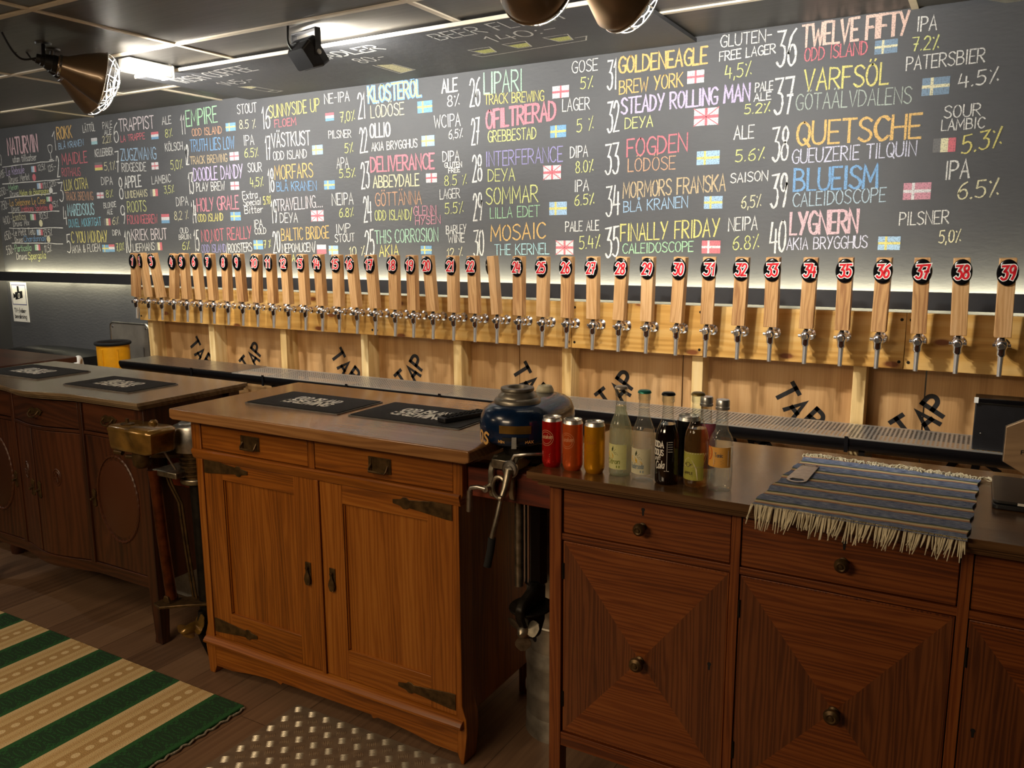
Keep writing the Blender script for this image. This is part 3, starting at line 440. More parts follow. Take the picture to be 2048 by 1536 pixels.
('VARFSÖL',[('37',-0.782,2.045,-0.702,2.049,0.133,'W',1.1),('VARFSÖL',-0.672,2.125,-0.37,2.122,0.075,'Y',1.2),('GÖTAÄLVDALENS',-0.697,2.056,-0.289,2.048,0.058,'G3',0.9),('PATERSBIER',-0.317,2.163,-0.066,2.167,0.046,'W',1),('4.5%',-0.144,2.085,-0.018,2.097,0.047,'W',1.1)],[('se3',-0.259,2.069,-0.17,2.13)]),
('QUETSCHE',[('38',-0.782,1.867,-0.713,1.873,0.126,'W',1.1),('QUETSCHE',-0.69,1.924,-0.248,1.924,0.084,'O',1.3),('GUEUZERIE TILQUIN',-0.702,1.855,-0.259,1.862,0.052,'WL',1.1),('SOUR',-0.181,1.986,-0.064,1.987,0.041,'W',1),('LAMBIC',-0.187,1.943,-0.049,1.944,0.036,'W',1),('5.3%',-0.117,1.858,0.01,1.882,0.061,'Y',1.2)],[('be',-0.208,1.868,-0.135,1.917)]),
('BLUEISM',[('39',-0.777,1.686,-0.709,1.693,0.128,'W',1.1),('BLUEISM',-0.692,1.75,-0.383,1.752,0.082,'B',1.3),('CALEIDOSCOPE',-0.691,1.689,-0.352,1.7,0.051,'C3',1),('IPA',-0.163,1.772,-0.083,1.776,0.062,'W',1.2),('6.5%',-0.118,1.699,0.015,1.709,0.058,'CR',1.2)],[('dk2',-0.295,1.703,-0.203,1.764)]),
('LYGNERN',[('40',-0.775,1.506,-0.704,1.515,0.122,'W',1.1),('LYGNERN',-0.698,1.581,-0.441,1.587,0.084,'PK',1.4),('AKIA BRYGGHUS',-0.705,1.521,-0.405,1.529,0.045,'WL',1),('PILSNER',-0.302,1.611,-0.136,1.616,0.046,'W',1),('5,0%',-0.166,1.545,-0.091,1.55,0.043,'CR',1)],[('se2',-0.369,1.52,-0.292,1.57)])]
MENU_LINES=[(-6.197, 2.113, -5.568, 2.121), (-6.221, 1.992, -5.525, 1.998), (-6.217, 1.893, -5.572, 1.909), (-6.184, 1.788, -5.566, 1.787), (-6.194, 1.678, -5.542, 1.674), (-6.179, 1.571, -5.56, 1.567)]
MENU_DOTS=[(-5.82, 2.023, 0.022, 'R'), (-5.638, 1.926, 0.022, 'W'), (-5.657, 1.815, 0.022, 'R'), (-5.795, 1.709, 0.022, 'CR'), (-5.722, 1.598, 0.022, 'CR')]
# ------------------------------------------------------------------ the setting
YW = 3.42; ZC = 2.376; XL = -6.31; XR = 2.2; YF = -3.2
def struct(name, mb, mats, parent=None, **k):
    o = mb.build(name, mats, parent, **k)
    if not parent: o['kind'] = 'structure'
    return o
struct('floor', bx(XL, XR, YF, YW, -.05, 0), M['floor'])
wall = struct('wall_back', bx(XL-.1, XR+.1, YW, YW+.1, 0, ZC), M['board'])
struct('wall_left', bx(XL-.1, XL, YF, YW, 0, ZC), M['wall_dark'])
struct('wall_right', bx(XR, XR+.1, YF, YW, 0, ZC), M['wall_dark'])
struct('wall_front', bx(XL-.1, XR+.1, YF-.1, YF, 0, ZC), M['wall_dark'])
struct('baseboard_left', bx(XL, XL+.015, YF, YW, 0, .08), M['rail'])
ceil = struct('ceiling', bx(XL, XR, YF, YW, ZC, ZC+.05), M['tile'])
g = MB()
yb = [1.81-.6*k for k in range(8, 0, -1)]+[1.81, 2.41, 3.01]
for y in yb: g.box(XL, XR, y-.012, y+.012, ZC-.006, ZC+.001)
for i in range(len(yb)):
    ya = yb[i]; y2 = yb[i+1] if i < len(yb)-1 else YW
    x = -3.0 if ya < 2.9 else -3.9
    x -= 1.2*4
    while x < XR:
        if x > XL: g.box(x-.012, x+.012, ya+.012, y2-.012 if y2 < YW else YW, ZC-.0055, ZC+.001)
        x += 1.2
struct('ceiling_grid', g, M['tbar'], ceil)
# chalkboard soffit under the ceiling
sof = struct('trim_1', bx(-3.67, -1.10, 2.704, YW, 2.354, ZC-.007), M['board'])
struct('edge_strip', bx(-3.67, -1.10, 2.698, 2.704, 2.352, 2.366), M['tbar'], sof)
p = MB(); p.prism([(-.2, 3.17), (-.02, YW), (1.6, YW), (1.6, 2.6), (-.6, 2.6)], 'z', 2.352, ZC-.007)
sof2 = struct('trim_3', p, plain('grey_soffit_paint', '#8a8a86', .7))
# light rail on the back wall with the strip of light behind it
rail = struct('trim_2', bx(XL, XR, 3.345, 3.372, 1.303, 1.368), M['rail'])
brk = MB()
for k in range(14): brk.box(-6.1+k*.6, -6.07+k*.6, 3.372, YW, 1.325, 1.345)
struct('rail_bracket', brk, M['rail'], rail)
struct('led_strip', bx(XL+.02, XR-.05, 3.374, 3.382, 1.334, 1.352), M['led'], rail)

# chalk writing: one mesh per beer on the board
rw = random.Random(4)
def wallf(x, z): return (x, YW-.0012, z)
FLAGS = {'se': ('cross', 'FB', 'Y'), 'se2': ('cross', 'LB', 'Y'), 'se3': ('cross', 'FGY', 'CR'), 'en': ('cen', 'FW', 'FR'), 'uk': ('uk', 'FW', 'FR'), 'dk': ('cross', 'FR', 'FW'), 'dk2': ('cross', 'PK2', 'FW'),
         'nl': ('h', 'FR', 'FW', 'FB'), 'de': ('h', 'FK', 'FR', 'Y'), 'be': ('v', 'FK', 'CR', 'FR'), 'fr': ('v', 'LB', 'FW', 'FR'), 'it': ('v', 'G', 'FW', 'FR'), 'pl': ('h', 'FW', 'FR'), 'fi': ('h', 'FW', 'C')}
def flag(ty, x0, z0, x1, z1, parent):
    d = FLAGS[ty]; mb = MB(); mats = [chalk(k) for k in d[1:]]; W = x1-x0; H = z1-z0
    def q(a, b, c, e, mi, off=0):
        mb.face([(x0+a*W, YW-.0012-off, z0+b*H), (x0+c*W, YW-.0012-off, z0+b*H), (x0+c*W, YW-.0012-off, z0+e*H), (x0+a*W, YW-.0012-off, z0+e*H)], None, mi)
    if d[0] in 'hv':
        n = len(mats)
        for i in range(n):
            if d[0] == 'h': q(0, 1-(i+1)/n, 1, 1-i/n, i)
            else: q(i/n, 0, (i+1)/n, 1, i)
    else:
        q(0, 0, 1, 1, 0); cx = .36 if d[0] == 'cross' else .5; t = .09
        q(cx-t*H/W*.9, 0, cx+t*H/W*.9, 1, 1, .0004); q(0, .5-t, 1, .5+t, 1, .0005)
        if d[0] == 'uk':
            for a, b in (((0, 0), (1, 1)), ((0, 1), (1, 0))):
                ribbon(mb, [(x0+a[0]*W, z0+a[1]*H), (x0+b[0]*W, z0+b[1]*H)], .004, lambda x, z: (x, YW-.0018, z), 1)
    return mb.build('chalk_flag', mats, parent)
for lab, items, flags in MENU:
    cols = []; mb = MB()
    for ii, (t, x0, z0, x1, z1, h, col, wt) in enumerate(items):
        lay = lambda x, z, k=ii: (x, YW-.0012-.00016*k-.000004*(RC[0] % 19), z)
        if col not in cols: cols.append(col)
        w = max(.0040, min(.011, .074*h))*wt*1.05
        num = t.isdigit()
        write(mb, t, x0+w*.5, z0, x1-w*.5, z1, h, w*(.7 if num else 1), lay, cols.index(col), .3, .0, rw, h*.012)
        if wt >= 1.25: write(mb, t, x0+w*.8, z0, x1-w*.2, z1, h, w*.7, lambda x, z, k=ii: (x, YW-.00129-.00016*k-.000004*(RC[0] % 16), z), cols.index(col), .35, 0, rw, h*.02)
    if lab.startswith('wine'):
        for x0, z0, x1, z1 in MENU_LINES:
            ribbon(mb, [(x0+(x1-x0)*i/8, z0+(z1-z0)*i/8+rw.uniform(-.003, .003)) for i in range(9)], .006, wallf, cols.index('W'), .3, rw)
        for x, z, r, col in MENU_DOTS:
            if col not in cols: cols.append(col)
            mb.face([(x+r*math.cos(a*PI/6), YW-.0012, z+r*math.sin(a*PI/6)*1.1) for a in range(12)], None, cols.index(col))
        gx, gz = -5.60, 2.125
        for s in (smooth([(gx-.022, gz+.10), (gx-.018, gz+.065), (gx, gz+.05), (gx+.018, gz+.065), (gx+.022, gz+.10), (gx-.022, gz+.10)]), [(gx, gz+.05), (gx, gz+.01)], [(gx-.02, gz+.004), (gx+.02, gz+.008)]):
            ribbon(mb, s, .005, wallf, cols.index('W'), .2, rw)
    o = mb.build('chalk_writing', [chalk(c) for c in cols], wall, weld=False)
    for fl in flags: flag(*fl, o)
# chalk on the soffit, read from below (letters' tops towards the room)
KS = 1.0281  # soffit height against the first survey
def soff(x, y): return (x*KS, -y*KS, 2.3532)
mb = MB(); k = 0
def sw(t, x0, yb0, x1, yb1, h, w=.008, mi=0): write(mb, t, x0, -yb0, x1, -yb1, h, w, soff, mi, .25, 0, rw, .002)
sw('IRISH COFFEE', -3.47, 2.835, -2.935, 2.795, .105, .009); sw('145:-', -3.347, 2.985, -3.125, 2.975, .085)
sw('RADLER', -2.56, 2.80, -2.19, 2.775, .085, .011); sw('80:-', -2.44, 2.932, -2.285, 2.925, .085)
sw('BEER FLIGHT', -1.915, 2.772, -1.34, 2.742, .095); sw('140:-', -1.756, 2.91, -1.45, 2.885, .09)
def line(*P, w=.006, mi=0): ribbon(mb, [(x, -y) for x, y in P], w, soff, mi, .2, rw)
line((-1.944, 3.047), (-1.926, 3.099), (-1.43, 3.066), (-1.40, 3.006), (-1.45, 3.012)); line((-1.944, 3.047), (-1.90, 3.046))
for x in (-1.86, -1.69, -1.50):
    y = 2.966-(x+1.86)*.06
    line((x-.055, y), (x-.03, y+.09), (x+.03, y+.088), (x+.05, y-.002), (x-.055, y), w=.005)
    mb.face([(p*KS, q*KS, 2.3536) for p, q in ((x-.048, y+.03), (x-.028, y+.085), (x+.028, y+.083), (x+.043, y+.028))], None, 1)
mb.face([(p*KS, q*KS, 2.3536) for p, q in ((-2.416, 2.995), (-2.423, 3.185), (-2.335, 3.165), (-2.345, 3.02))], None, 2)
line((-2.43, 2.99), (-2.435, 3.19), (-2.325, 3.16), (-2.335, 3.01))
mb.face([(p*KS, q*KS, 2.3536) for p, q in ((-3.32, 3.035), (-3.31, 3.10), (-3.26, 3.09), (-3.265, 3.05))], None, 2)
line((-3.325, 3.03), (-3.30, 3.20), (-3.24, 3.185), (-3.253, 3.05)); line((-3.30, 3.20), (-3.27, 3.235), (-3.22, 3.225), (-3.24, 3.19))
mb.build('chalk_writing', [chalk('W'), chalk('YG'), chalk('CR')], sof, weld=False)
mb = MB(); write(mb, '3', -.02, -3.30, .03, -3.27, .08, .008, lambda x, y: (x, -y, 2.3512), 0, .2, 0, rw); mb.build('chalk_writing', [chalk('W')], sof2, weld=False)
# camera surveillance sign on the wall under the rail
t = thing('warning_sign', 'white camera surveillance sign on the dark wall under the black rail', 'sign', (-6.157, YW, 1.143))
part(t, 'sign_plate', bx(-6.258, -6.056, YW-.004, YW-.0005, .999, 1.289), M['white'], .001)
mb = MB()
def sf(x, z): return (x, YW-.0048, z)
for a, b, c, e in ((-6.245, 1.270, -6.069, 1.270), (-6.245, 1.127, -6.069, 1.127), (-6.245, 1.127, -6.245, 1.27), (-6.069, 1.127, -6.069, 1.27)): ribbon(mb, [(a, b), (c, e)], .005, sf, 1)
for P in ([(-6.205, 1.16), (-6.11, 1.178), (-6.11, 1.228), (-6.205, 1.215)], [(-6.23, 1.17), (-6.205, 1.18), (-6.205, 1.20), (-6.23, 1.21)], [(-6.175, 1.22), (-6.15, 1.222), (-6.15, 1.262), (-6.175, 1.262)]): mb.face([sf(*q) for q in P], None, 0)
ribbon(mb, smooth([(-6.165, 1.18), (-6.15, 1.182), (-6.147, 1.205), (-6.162, 1.205), (-6.165, 1.18)]), .005, lambda x, z: (x, YW-.0052, z), 2)
write(mb, 'TV-/video-', -6.235, 1.068, -6.085, 1.068, .03, .005, sf, 0); write(mb, 'bevakning', -6.235, 1.025, -6.085, 1.025, .03, .005, sf, 0)
part(t, 'pictogram', mb, [M['black'], plain('sign_blue_ink', '#2a2f80', .5), M['white']], weld=False)

# ------------------------------------------------------------------ the tap wall
ply = MB()
for a, b in ((-4.43, -3.86), (-3.855, -2.73), (-2.725, -1.86), (-1.855, -1.075), (-1.07, -.165), (-.16, .9), (.905, 1.7)): ply.box(a, b, 3.288, 3.3, 0, 1.296, 'z')
pl = ply.build('plywood_panel', M['ply']); tag(pl, 'tan plywood sheeting with stencilled black letters behind the wooden posts', 'panel')
def stencil(ch, x, z, ang, s=.078):
    mb = MB(); S, W = strokes(ch); a = math.radians(ang)
    for st in S:
        pts = [((px-W/2)*s*.1, (py-5)*s*.1) for px, py in st]
        pts = [(x+u*math.cos(a)-v*math.sin(a), z+u*math.sin(a)+v*math.cos(a)) for u, v in pts]
        ribbon(mb, pts, .017*s/.078, lambda x, z: (x, 3.2872, z), 0)
    mb.build('stencil_letter', M['chalk_ink'], pl, weld=False)
for c in (-3.845, -2.71, -1.585, -.385):
    for ch, dx, z, an in (('T', .262, .965, -58), ('A', .222, .905, -50), ('P', .155, .868, -40)):
        stencil(ch, c-dx, z, an)
    for ch, dx, z, an in (('T', .160, .872, 40), ('A', .232, .908, 47), ('P', .262, .966, 58)):
        stencil(ch, c+dx, z, an)
    if c > -2:
        stencil('O', c-.43, .755, 30, .11); stencil('R', c-.35, .745, 215, .085); stencil('O', c+.36, .735, -30, .12); stencil('I', c+.44, .765, 60, .08)
PX = [-4.411, -3.871, -3.304, -2.737, -2.170, -1.594, -1.007, -.399, .2, .8]
def tapname(x):
    return None
for i, x in enumerate(PX):
    if i > 8: continue
    o = bx(x, x+.045, 3.2, 3.2875, 0, 1.296, 'z').build('wooden_post', M['stud'], None, (x+.022, 3.24, 0), .002)
    lab = ['first upright pine post at the left end of the tap wall beside the yellow bin', 'upright pine post below taps 5 and 6', 'upright pine post below taps 10 and 11', 'upright pine post below taps 15 and 16', 'upright pine post below taps 20 and 21', 'upright pine post below tap 25, behind the blue outboard motor',
           'upright pine post below taps 30 and 31, behind the amber bottle', 'upright pine post below taps 35 and 36, right of the stencilled letters', 'upright pine post behind the black box at the right'][i]
    tag(o, lab, 'post', 'posts of the tap wall')
JB = [-4.443, -2.62, -1.535, -.955, -.232, 1.0]
for i in range(5):
    t = thing('tap_plank', ['long knotty pine plank carrying taps 1 to 15', 'pine plank carrying taps 16 to 25', 'pine plank carrying taps 26 to 30', 'knotty pine plank carrying taps 31 to 36', 'pine plank at the right end carrying taps 37 to 39'][i], 'plank', ((JB[i]+JB[i+1])/2, 3.185, 1.105), 'planks the taps are screwed to')
    part(t, 'board', bx(JB[i]+.001, JB[i+1]-.001, 3.172, 3.199, 1.105, 1.304), M['pine'], .0015)
    for x in (JB[i]+.015, JB[i+1]-.015):
        for z in (1.13, 1.28):
            s = MB(); s.lathe([(.0001, 0), (.006, 0), (.005, .0025), (.0001, .003)], (x, 3.1725, z), 10, (0, -1, 0)); part(t, 'screw', s, M['iron'])
# ---- one beer tap, origin at its flange on the plank
TAPX = [-4.340,-4.226,-4.108,-4.003,-3.891,-3.778,-3.672,-3.559,-3.445,-3.335,-3.218,-3.110,-2.993,-2.879,-2.768,-2.653,-2.539,-2.419,-2.311,-2.199,-2.085,-1.970,-1.855,-1.744,-1.629,-1.513,-1.394,-1.279,-1.160,-1.037,-.918,-.796,-.677,-.552,-.430,-.311,-.187,-.067,.059]
BDX = [-4.188,-4.114,-4.029,-3.856,-3.776,-3.677,-3.566,-3.447,-3.351,-3.225,-3.122,-3.020,-2.906,-2.803,-2.685,-2.595,-2.480,-2.348,-2.244,-2.152,-2.021,-1.916,-1.806,-1.689,-1.575,-1.465,-1.352,-1.230,-1.122,-.995,-.891,-.767,-.658,-.532,-.417,-.298,-.187,-.074,.052]
def make_tap():
    t = thing('beer_tap', 'x', 'beer tap', (0, 0, 0), 'numbered beer taps')
    m = MB(); m.lathe([(.0001, 0), (.021, 0), (.021, .006), (.012, .012), (.012, .03), (.017, .034), (.017, .052), (.012, .056), (.0115, .07)], (0, 0, 0), 16, (0, -1, 0)); m.build('shank', M['chrome'], t)
    m = MB(); m.lathe([(.0001, -.034), (.0115, -.034), (.0145, -.028), (.0145, -.012), (.018, -.006), (.0195, .003), (.017, .012), (.011, .018), (.011, .024), (.0001, .024)], (0, -.087, 0), 16)
    m.lathe([(.0001, .028), (.009, .028), (.011, .02), (.011, .008), (.016, .004)], (0, -.087, 0), 12, (0, -1, 0)); m.cyl((-.026, -.087, .002), (.026, -.087, .002), .006, 10)
    m.build('faucet_body', M['chrome'], t)
    m = MB(); m.tube([(0, -.087, -.03), (0, -.0885, -.05), (0, -.0905, -.075), (0, -.0925, -.1)], .0085, 12, radii=[.0095, .0085, .0078, .0075]); m.build('spout', M['spout'], t)
    h = MB(); h.box(-.024, .024, -.017, .017, .018, .272, 'z'); ho = h.build('handle', M['handle'], t, None, .0015); ho.location = (0, -.087, .012)
    m = MB(); m.lathe([(.0085, 0), (.007, .012), (.006, .02), (.0001, .02)], (0, 0, 0), 12); fo = m.build('ferrule', M['iron'], ho)
    m = MB(); m.lathe([(.0001, 0), (.0305, 0), (.031, .003), (.0285, .0065), (.024, .0075), (.0001, .008)], (0, 0, 0), 40, (0, -1, 0), sy=1.36); b = m.build('number_badge', [M['black_gloss'], M['white_ink'], M['red_ink']], ho); b.location = (0, -.017, .228)
    return t
tap0 = make_tap(); badge0 = [c for h in tap0.children for c in h.children if c.name.startswith('number_badge')][0].data; rt_ = random.Random(11)
YAWS = {2: -17, 23: -84, 1: 0, 4: 2, 30: -4, 31: 12}
for i, (x, bxx) in enumerate(zip(TAPX, BDX)):
    n = i+1; t = tap0 if i == 0 else copy_thing(tap0)
    t.location = (x, 3.172, 1.226-.012*min(1, i/24)); t['label'] = 'beer tap with round badge number %d and wooden block handle' % n
    if n == 23: t['label'] = 'beer tap with plain wooden handle, its badge turned away, between numbers 22 and 24'
    ho = [c for c in t.children if c.name.startswith('handle')][0]
    lean = bxx*3.045/2.97-x
    yaw = YAWS.get(n, rt_.uniform(-5, 5))
    ho.rotation_euler = (math.radians(4), math.atan2(lean, .24), math.radians(yaw))
    b = [c for c in ho.children if c.name.startswith('number_badge')][0]
    me = badge0.copy(); b.data = me
    mb = MB(); s = str(n); bw = .036 if len(s) == 2 else .015; off = .0082
    def f(u, v, o=0): return (u, -off-o, v)
    write(mb, s, -bw*.5+.0005, -.0215, bw*.5+.0005, -.0195, .042, .0125, lambda u, v: f(u, v), 1, 0, .09)
    write(mb, s, -bw*.5+.0005, -.0215, bw*.5+.0005, -.0195, .042, .0068, lambda u, v: f(u, v, .0006), 2, .1, .09)
    tmp = mb.build('tmp', [M['black_gloss'], M['white_ink'], M['red_ink']], None, weld=False)
    bm = bmesh.new(); bm.from_mesh(me); bm.from_mesh(tmp.data); bm.to_mesh(me); bm.free()
    d = tmp.data; bpy.data.objects.remove(tmp); bpy.data.meshes.remove(d)
# ---- drip trays
def grate_mat():
    t = NT('perforated_steel_grate'); o = t.n('ShaderNodeTexCoord').outputs['Object']; s = t.n('ShaderNodeSeparateXYZ', Vector=o)
    u = t.math('MULTIPLY', s.outputs[0], 1/.0145); v = t.math('MULTIPLY', s.outputs[1], 1/.0145)
    a = t.math('COSINE', t.math('MULTIPLY', t.math('ADD', u, v), PI)); b = t.math('COSINE', t.math('MULTIPLY', t.math('SUBTRACT', u, v), PI))
    h = t.math('LESS_THAN', t.math('MULTIPLY', a, b), -.18)
    e = t.math('LESS_THAN', t.math('ABSOLUTE', t.math('SUBTRACT', s.outputs[1], .125)), .112)
    h = t.math('MULTIPLY', h, e)
    t.set(Base__Color=lin('#c9c6bd'), Metallic=.75, Roughness=.38, Alpha=t.math('SUBTRACT', 1.0, h)); return t.m
M['grate'] = grate_mat()
JT = [-4.34, -3.70, -3.158, -2.60, -2.06, -1.50, -.93, -.366, .2, .77]
TL = ['black drip tray section with flat steel lid, leftmost, beside the yellow bin', 'black drip tray section with half flat, half perforated steel lid', 'perforated drip tray section below taps 11 to 15', 'perforated drip tray section below taps 16 to 20', 'perforated drip tray section below taps 21 to 25, beside the blue motor', 'perforated drip tray section below taps 26 to 30, behind the bottles', 'perforated drip tray section below taps 31 to 35', 'perforated drip tray section carrying the upright black box', 'perforated drip tray section at the far right edge']
for i in range(9):
    a, b = JT[i]+.001, JT[i+1]-.001
    t = thing('drip_tray', TL[i], 'drip tray', (a, 2.935, .84), 'drip trays under the taps')
    m = MB(); m.prism([(2.935, .886), (2.935, .872), (2.943, .852), (2.958, .838), (2.985, .832), (2.987, .836), (2.962, .843), (2.950, .855), (2.943, .873), (2.943, .886)], 'x', a, b)
    m.prism([(3.172, .886), (3.172, .858), (3.185, .858), (3.185, .886)], 'x', a, b)
    for x in (a, b-.004): m.prism([(2.94, .885), (2.945, .854), (2.965, .840), (3.0, .834), (3.12, .834), (3.16, .842), (3.183, .862), (3.183, .885)], 'x', x, x+.004)
    part(t, 'gutter', m, M['tray'])
    if i == 0: part(t, 'lid', bx(a, b, 2.937, 3.184, .8865, .892), M['steel'])
    elif i == 1:
        part(t, 'lid', bx(a, a+.30, 2.937, 3.184, .8865, .892), M['steel']); part(t, 'grate', bx(a+.302, b, 2.937, 3.184, .8865, .8895), M['grate'])
    else: part(t, 'grate', bx(a, b, 2.937, 3.184, .8865, .8895), M['grate'])
    part(t, 'joint_clip', bx(b-.012, b, 2.929, 2.9345, .84, .895), M['tray'])
    m = MB(); xx = a+.03; m.prism([(3.199, .886), (3.199, .70), (3.18, .70), (3.12, .79), (2.96, .825), (2.95, .84), (3.185, .84), (3.187, .886)], 'x', xx, xx+.02); part(t, 'bracket', m, M['tray'])
# ================================================================== furniture
def strap(x, z, d, L=.215):
    """tapered strap hinge outline from the outer edge x, pointing in direction d (+1 right)"""
    P = [(0, .026), (.02, .026), (L*.72, .012), (L*.76, .018), (L*.82, .018), (L*.86, .011), (L, .006), (L, -.006), (L*.86, -.011), (L*.82, -.018), (L*.76, -.018), (L*.72, -.012), (.02, -.026), (0, -.026)]
    return [(x+d*a, z+b) for a, b in P]
# ---- honey oak sideboard in the middle
t = thing('sideboard', 'honey oak sideboard with iron strap hinges, two drawers and two doors, in the middle', 'sideboard', (-1.805, 1.87, 0), 'old sideboards forming the bar counter')
part(t, 'carcass', bx(-2.345, -1.262, 1.885, 2.37, .135, .962, 'z'), M['oak'], .002)
m = MB(); m.prism([(-2.395, .968), (-2.395, .997), (-2.390, 1.0), (-1.175, 1.0), (-1.170, .997), (-1.170, .968), (-1.185, .962), (-2.38, .962)], 'y', 1.79, 2.405, 'x')
part(t, 'top', m, M['oak_top'], .003)
def stile(x0, x1, s):
    o = x0 if s < 0 else x1; i = x1 if s < 0 else x0
    P = [(i, .962), (o, .962), (o, .845), (o-s*.004, .835), (o-s*.014, .82), (o-s*.014, .19), (o-s*.006, .165), (o, .15), (o+s*.002, .10), (o-s*.004, .05), (o-s*.01, 0), (i+s*.012, 0), (i, .03)]
    m = MB(); m.prism(P, 'y', 1.862, 1.93, 'z'); return m
part(t, 'leg', stile(-2.378, -2.332, -1), M['oak'], .002); part(t, 'leg', stile(-1.272, -1.240, 1), M['oak'], .002)
part(t, 'leg', bx(-2.345, -2.30, 2.30, 2.365, 0, .14, 'z'), M['oak'], .002); part(t, 'leg', bx(-1.307, -1.262, 2.30, 2.365, 0, .14, 'z'), M['oak'], .002)
m = MB()
m.prism([(1.852, .838), (1.852, .843), (1.857, .848), (1.885, .848), (1.885, .812), (1.862, .812), (1.858, .82)], 'x', -2.374, -1.246, 'x')
part(t, 'moulding', m, M['oak'], .001)
m = MB(); m.prism([(1.842, .125), (1.842, .132), (1.85, .140), (1.858, .145), (1.885, .15), (1.885, .118), (1.85, .118)], 'x', -2.372, -1.248, 'x'); part(t, 'moulding', m, M['oak'], .001)
m = MB(); m.prism([(-2.334, .12), (-1.272, .12), (-1.272, .03), (-1.36, .03)]+[(-1.36-.22*i/8, .03+.022*math.sin(i/8*PI/2)) for i in range(1, 9)]+[(-1.60, .044), (-1.61, .055), (-2.0, .055), (-2.01, .044), (-2.03, .052)]+[(-2.03-.22*i/8, .03+.022*math.cos(i/8*PI/2)) for i in range(1, 9)]+[(-2.334, .03)], 'y', 1.864, 1.885, 'x')
part(t, 'apron', m, M['oak'], .0015)
part(t, 'divider', bx(-1.830, -1.803, 1.864, 1.887, .848, .962, 'z'), M['oak'], .001)
part(t, 'divider', bx(-1.806, -1.79, 1.860, 1.887, .15, .812, 'z'), M['oak'], .001)
def drawer(t, x0, x1, z0, z1, y, mat, pull):
    d = part(t, 'drawer', bx(x0, x1, y, y+.022, z0, z1, 'x'), mat, .002); pull(d, (x0+x1)/2, (z0+z1)/2); return d
def bail(d, x, z):
    m = MB(); m.box(x-.043, x+.043, 1.861, 1.8645, z-.024, z+.024); m.box(x-.040, x-.03, 1.859, 1.862, z-.02, z+.02); m.box(x+.03, x+.04, 1.859, 1.862, z-.02, z+.02)
    part(d, 'back_plate', m, M['bronze'], .001)
    m = MB(); m.tube([(x-.032, 1.860, z+.002), (x-.033, 1.850, z-.012), (x-.031, 1.847, z-.019), (x+.031, 1.847, z-.019), (x+.033, 1.850, z-.012), (x+.032, 1.860, z+.002)], .0035, 8); part(d, 'handle', m, M['bronze'])
drawer(t, -2.328, -1.832, .851, .949, 1.8645, M['oak'], lambda d, x, z: bail(d, -2.088, .897)); drawer(t, -1.801, -1.274, .851, .949, 1.8645, M['oak'], lambda d, x, z: bail(d, -1.537, .895))
for s, x0, x1 in ((-1, -2.330, -1.808), (1, -1.788, -1.274)):
    m = MB(); y = 1.866; f = .092
    a, b = (x0+f, x1-f); m.box(x0, a, y, y+.02, .152, .81, 'z'); m.box(b, x1, y, y+.02, .152, .81, 'z'); m.box(a, b, y, y+.02, .748, .81, 'x'); m.box(a, b, y, y+.02, .152, .254, 'x')
    d = part(t, 'door', m, M['oak'], .0015)
    m = MB(); n = 4 if s < 0 else 1
    for k in range(n): m.box(a-.002+(b-a+.004)*k/n+.0006*(k > 0), a-.002+(b-a+.004)*(k+1)/n, y+.010, y+.018, .25, .752, 'z')
    m.prism([(a, .748), (a, .254), (a+.006, .26), (a+.006, .742)], 'y', y+.004, y+.011, 'z'); m.prism([(b, .748), (b, .254), (b-.006, .26), (b-.006, .742)], 'y', y+.004, y+.011, 'z')
    part(d, 'door_panel', m, M['oak'])
    for z in (.79, .195):
        m = MB(); m.prism(strap(x0+.004 if s < 0 else x1-.004, z, 1 if s < 0 else -1), 'y', y-.003, y)
        h = part(d, 'hinge', m, M['bronze'], .0008)
    lx = -1.853 if s < 0 else -1.748
    m = MB(); m.box(lx-.012, lx+.012, y-.003, y, .45, .525); m.lathe([(.0001, 0), (.009, .002), (.014, .02), (.011, .034), (.005, .046), (.003, .058)], (lx, y-.008, .447), 14, sy=.4); m.cyl((lx, y, .507), (lx, y-.012, .507), .005)
    part(d, 'handle', m, M['bronze'], .0008)

# ---- dark sideboard with the bowed front at the left
def yf(x): return 1.902-.045*(.5+.5*math.cos(PI*(x+3.325)/.3)) if abs(x+3.325) < .3 else 1.902
def curved(x0, x1, z0, z1, off, th, g='z', n=14):
    X = [x0+(x1-x0)*i/n for i in range(n+1)]
    m = MB(); m.prism([(x, yf(x)+off) for x in X]+[(x, yf(x)+off+th) for x in X[::-1]], 'z', z0, z1, g); return m
t = thing('sideboard', 'dark brown sideboard with bowed front and carved oval doors at the left', 'sideboard', (-3.34, 1.9, 0), 'old sideboards forming the bar counter')
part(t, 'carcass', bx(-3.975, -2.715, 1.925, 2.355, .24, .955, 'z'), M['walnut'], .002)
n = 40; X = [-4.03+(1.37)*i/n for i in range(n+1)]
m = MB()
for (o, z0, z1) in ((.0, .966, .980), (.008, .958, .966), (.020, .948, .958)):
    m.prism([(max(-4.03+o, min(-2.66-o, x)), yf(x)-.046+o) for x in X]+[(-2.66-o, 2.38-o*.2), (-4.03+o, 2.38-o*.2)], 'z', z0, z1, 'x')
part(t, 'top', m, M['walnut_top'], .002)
for i, (x, y) in enumerate(((-3.955, 1.925), (-2.715, 1.925), (-3.955, 2.33), (-2.715, 2.33))):
    m = MB(); a, b = .027, .017
    rows = [[(x+dx*w, y+dy*w, z) for dx, dy in ((-1, -1), (1, -1), (1, 1), (-1, 1))] for w, z in ((b, 0), (b+.004, .004), (b+.002, .03), (a, .25), (a, .95))]
    m.grid(rows, 0, False, True, uvs=lambda i, j: (i*.2, j*.06)); m.face(rows[0][::-1]); m.face(rows[-1]); part(t, 'leg', m, M['walnut'], .002)
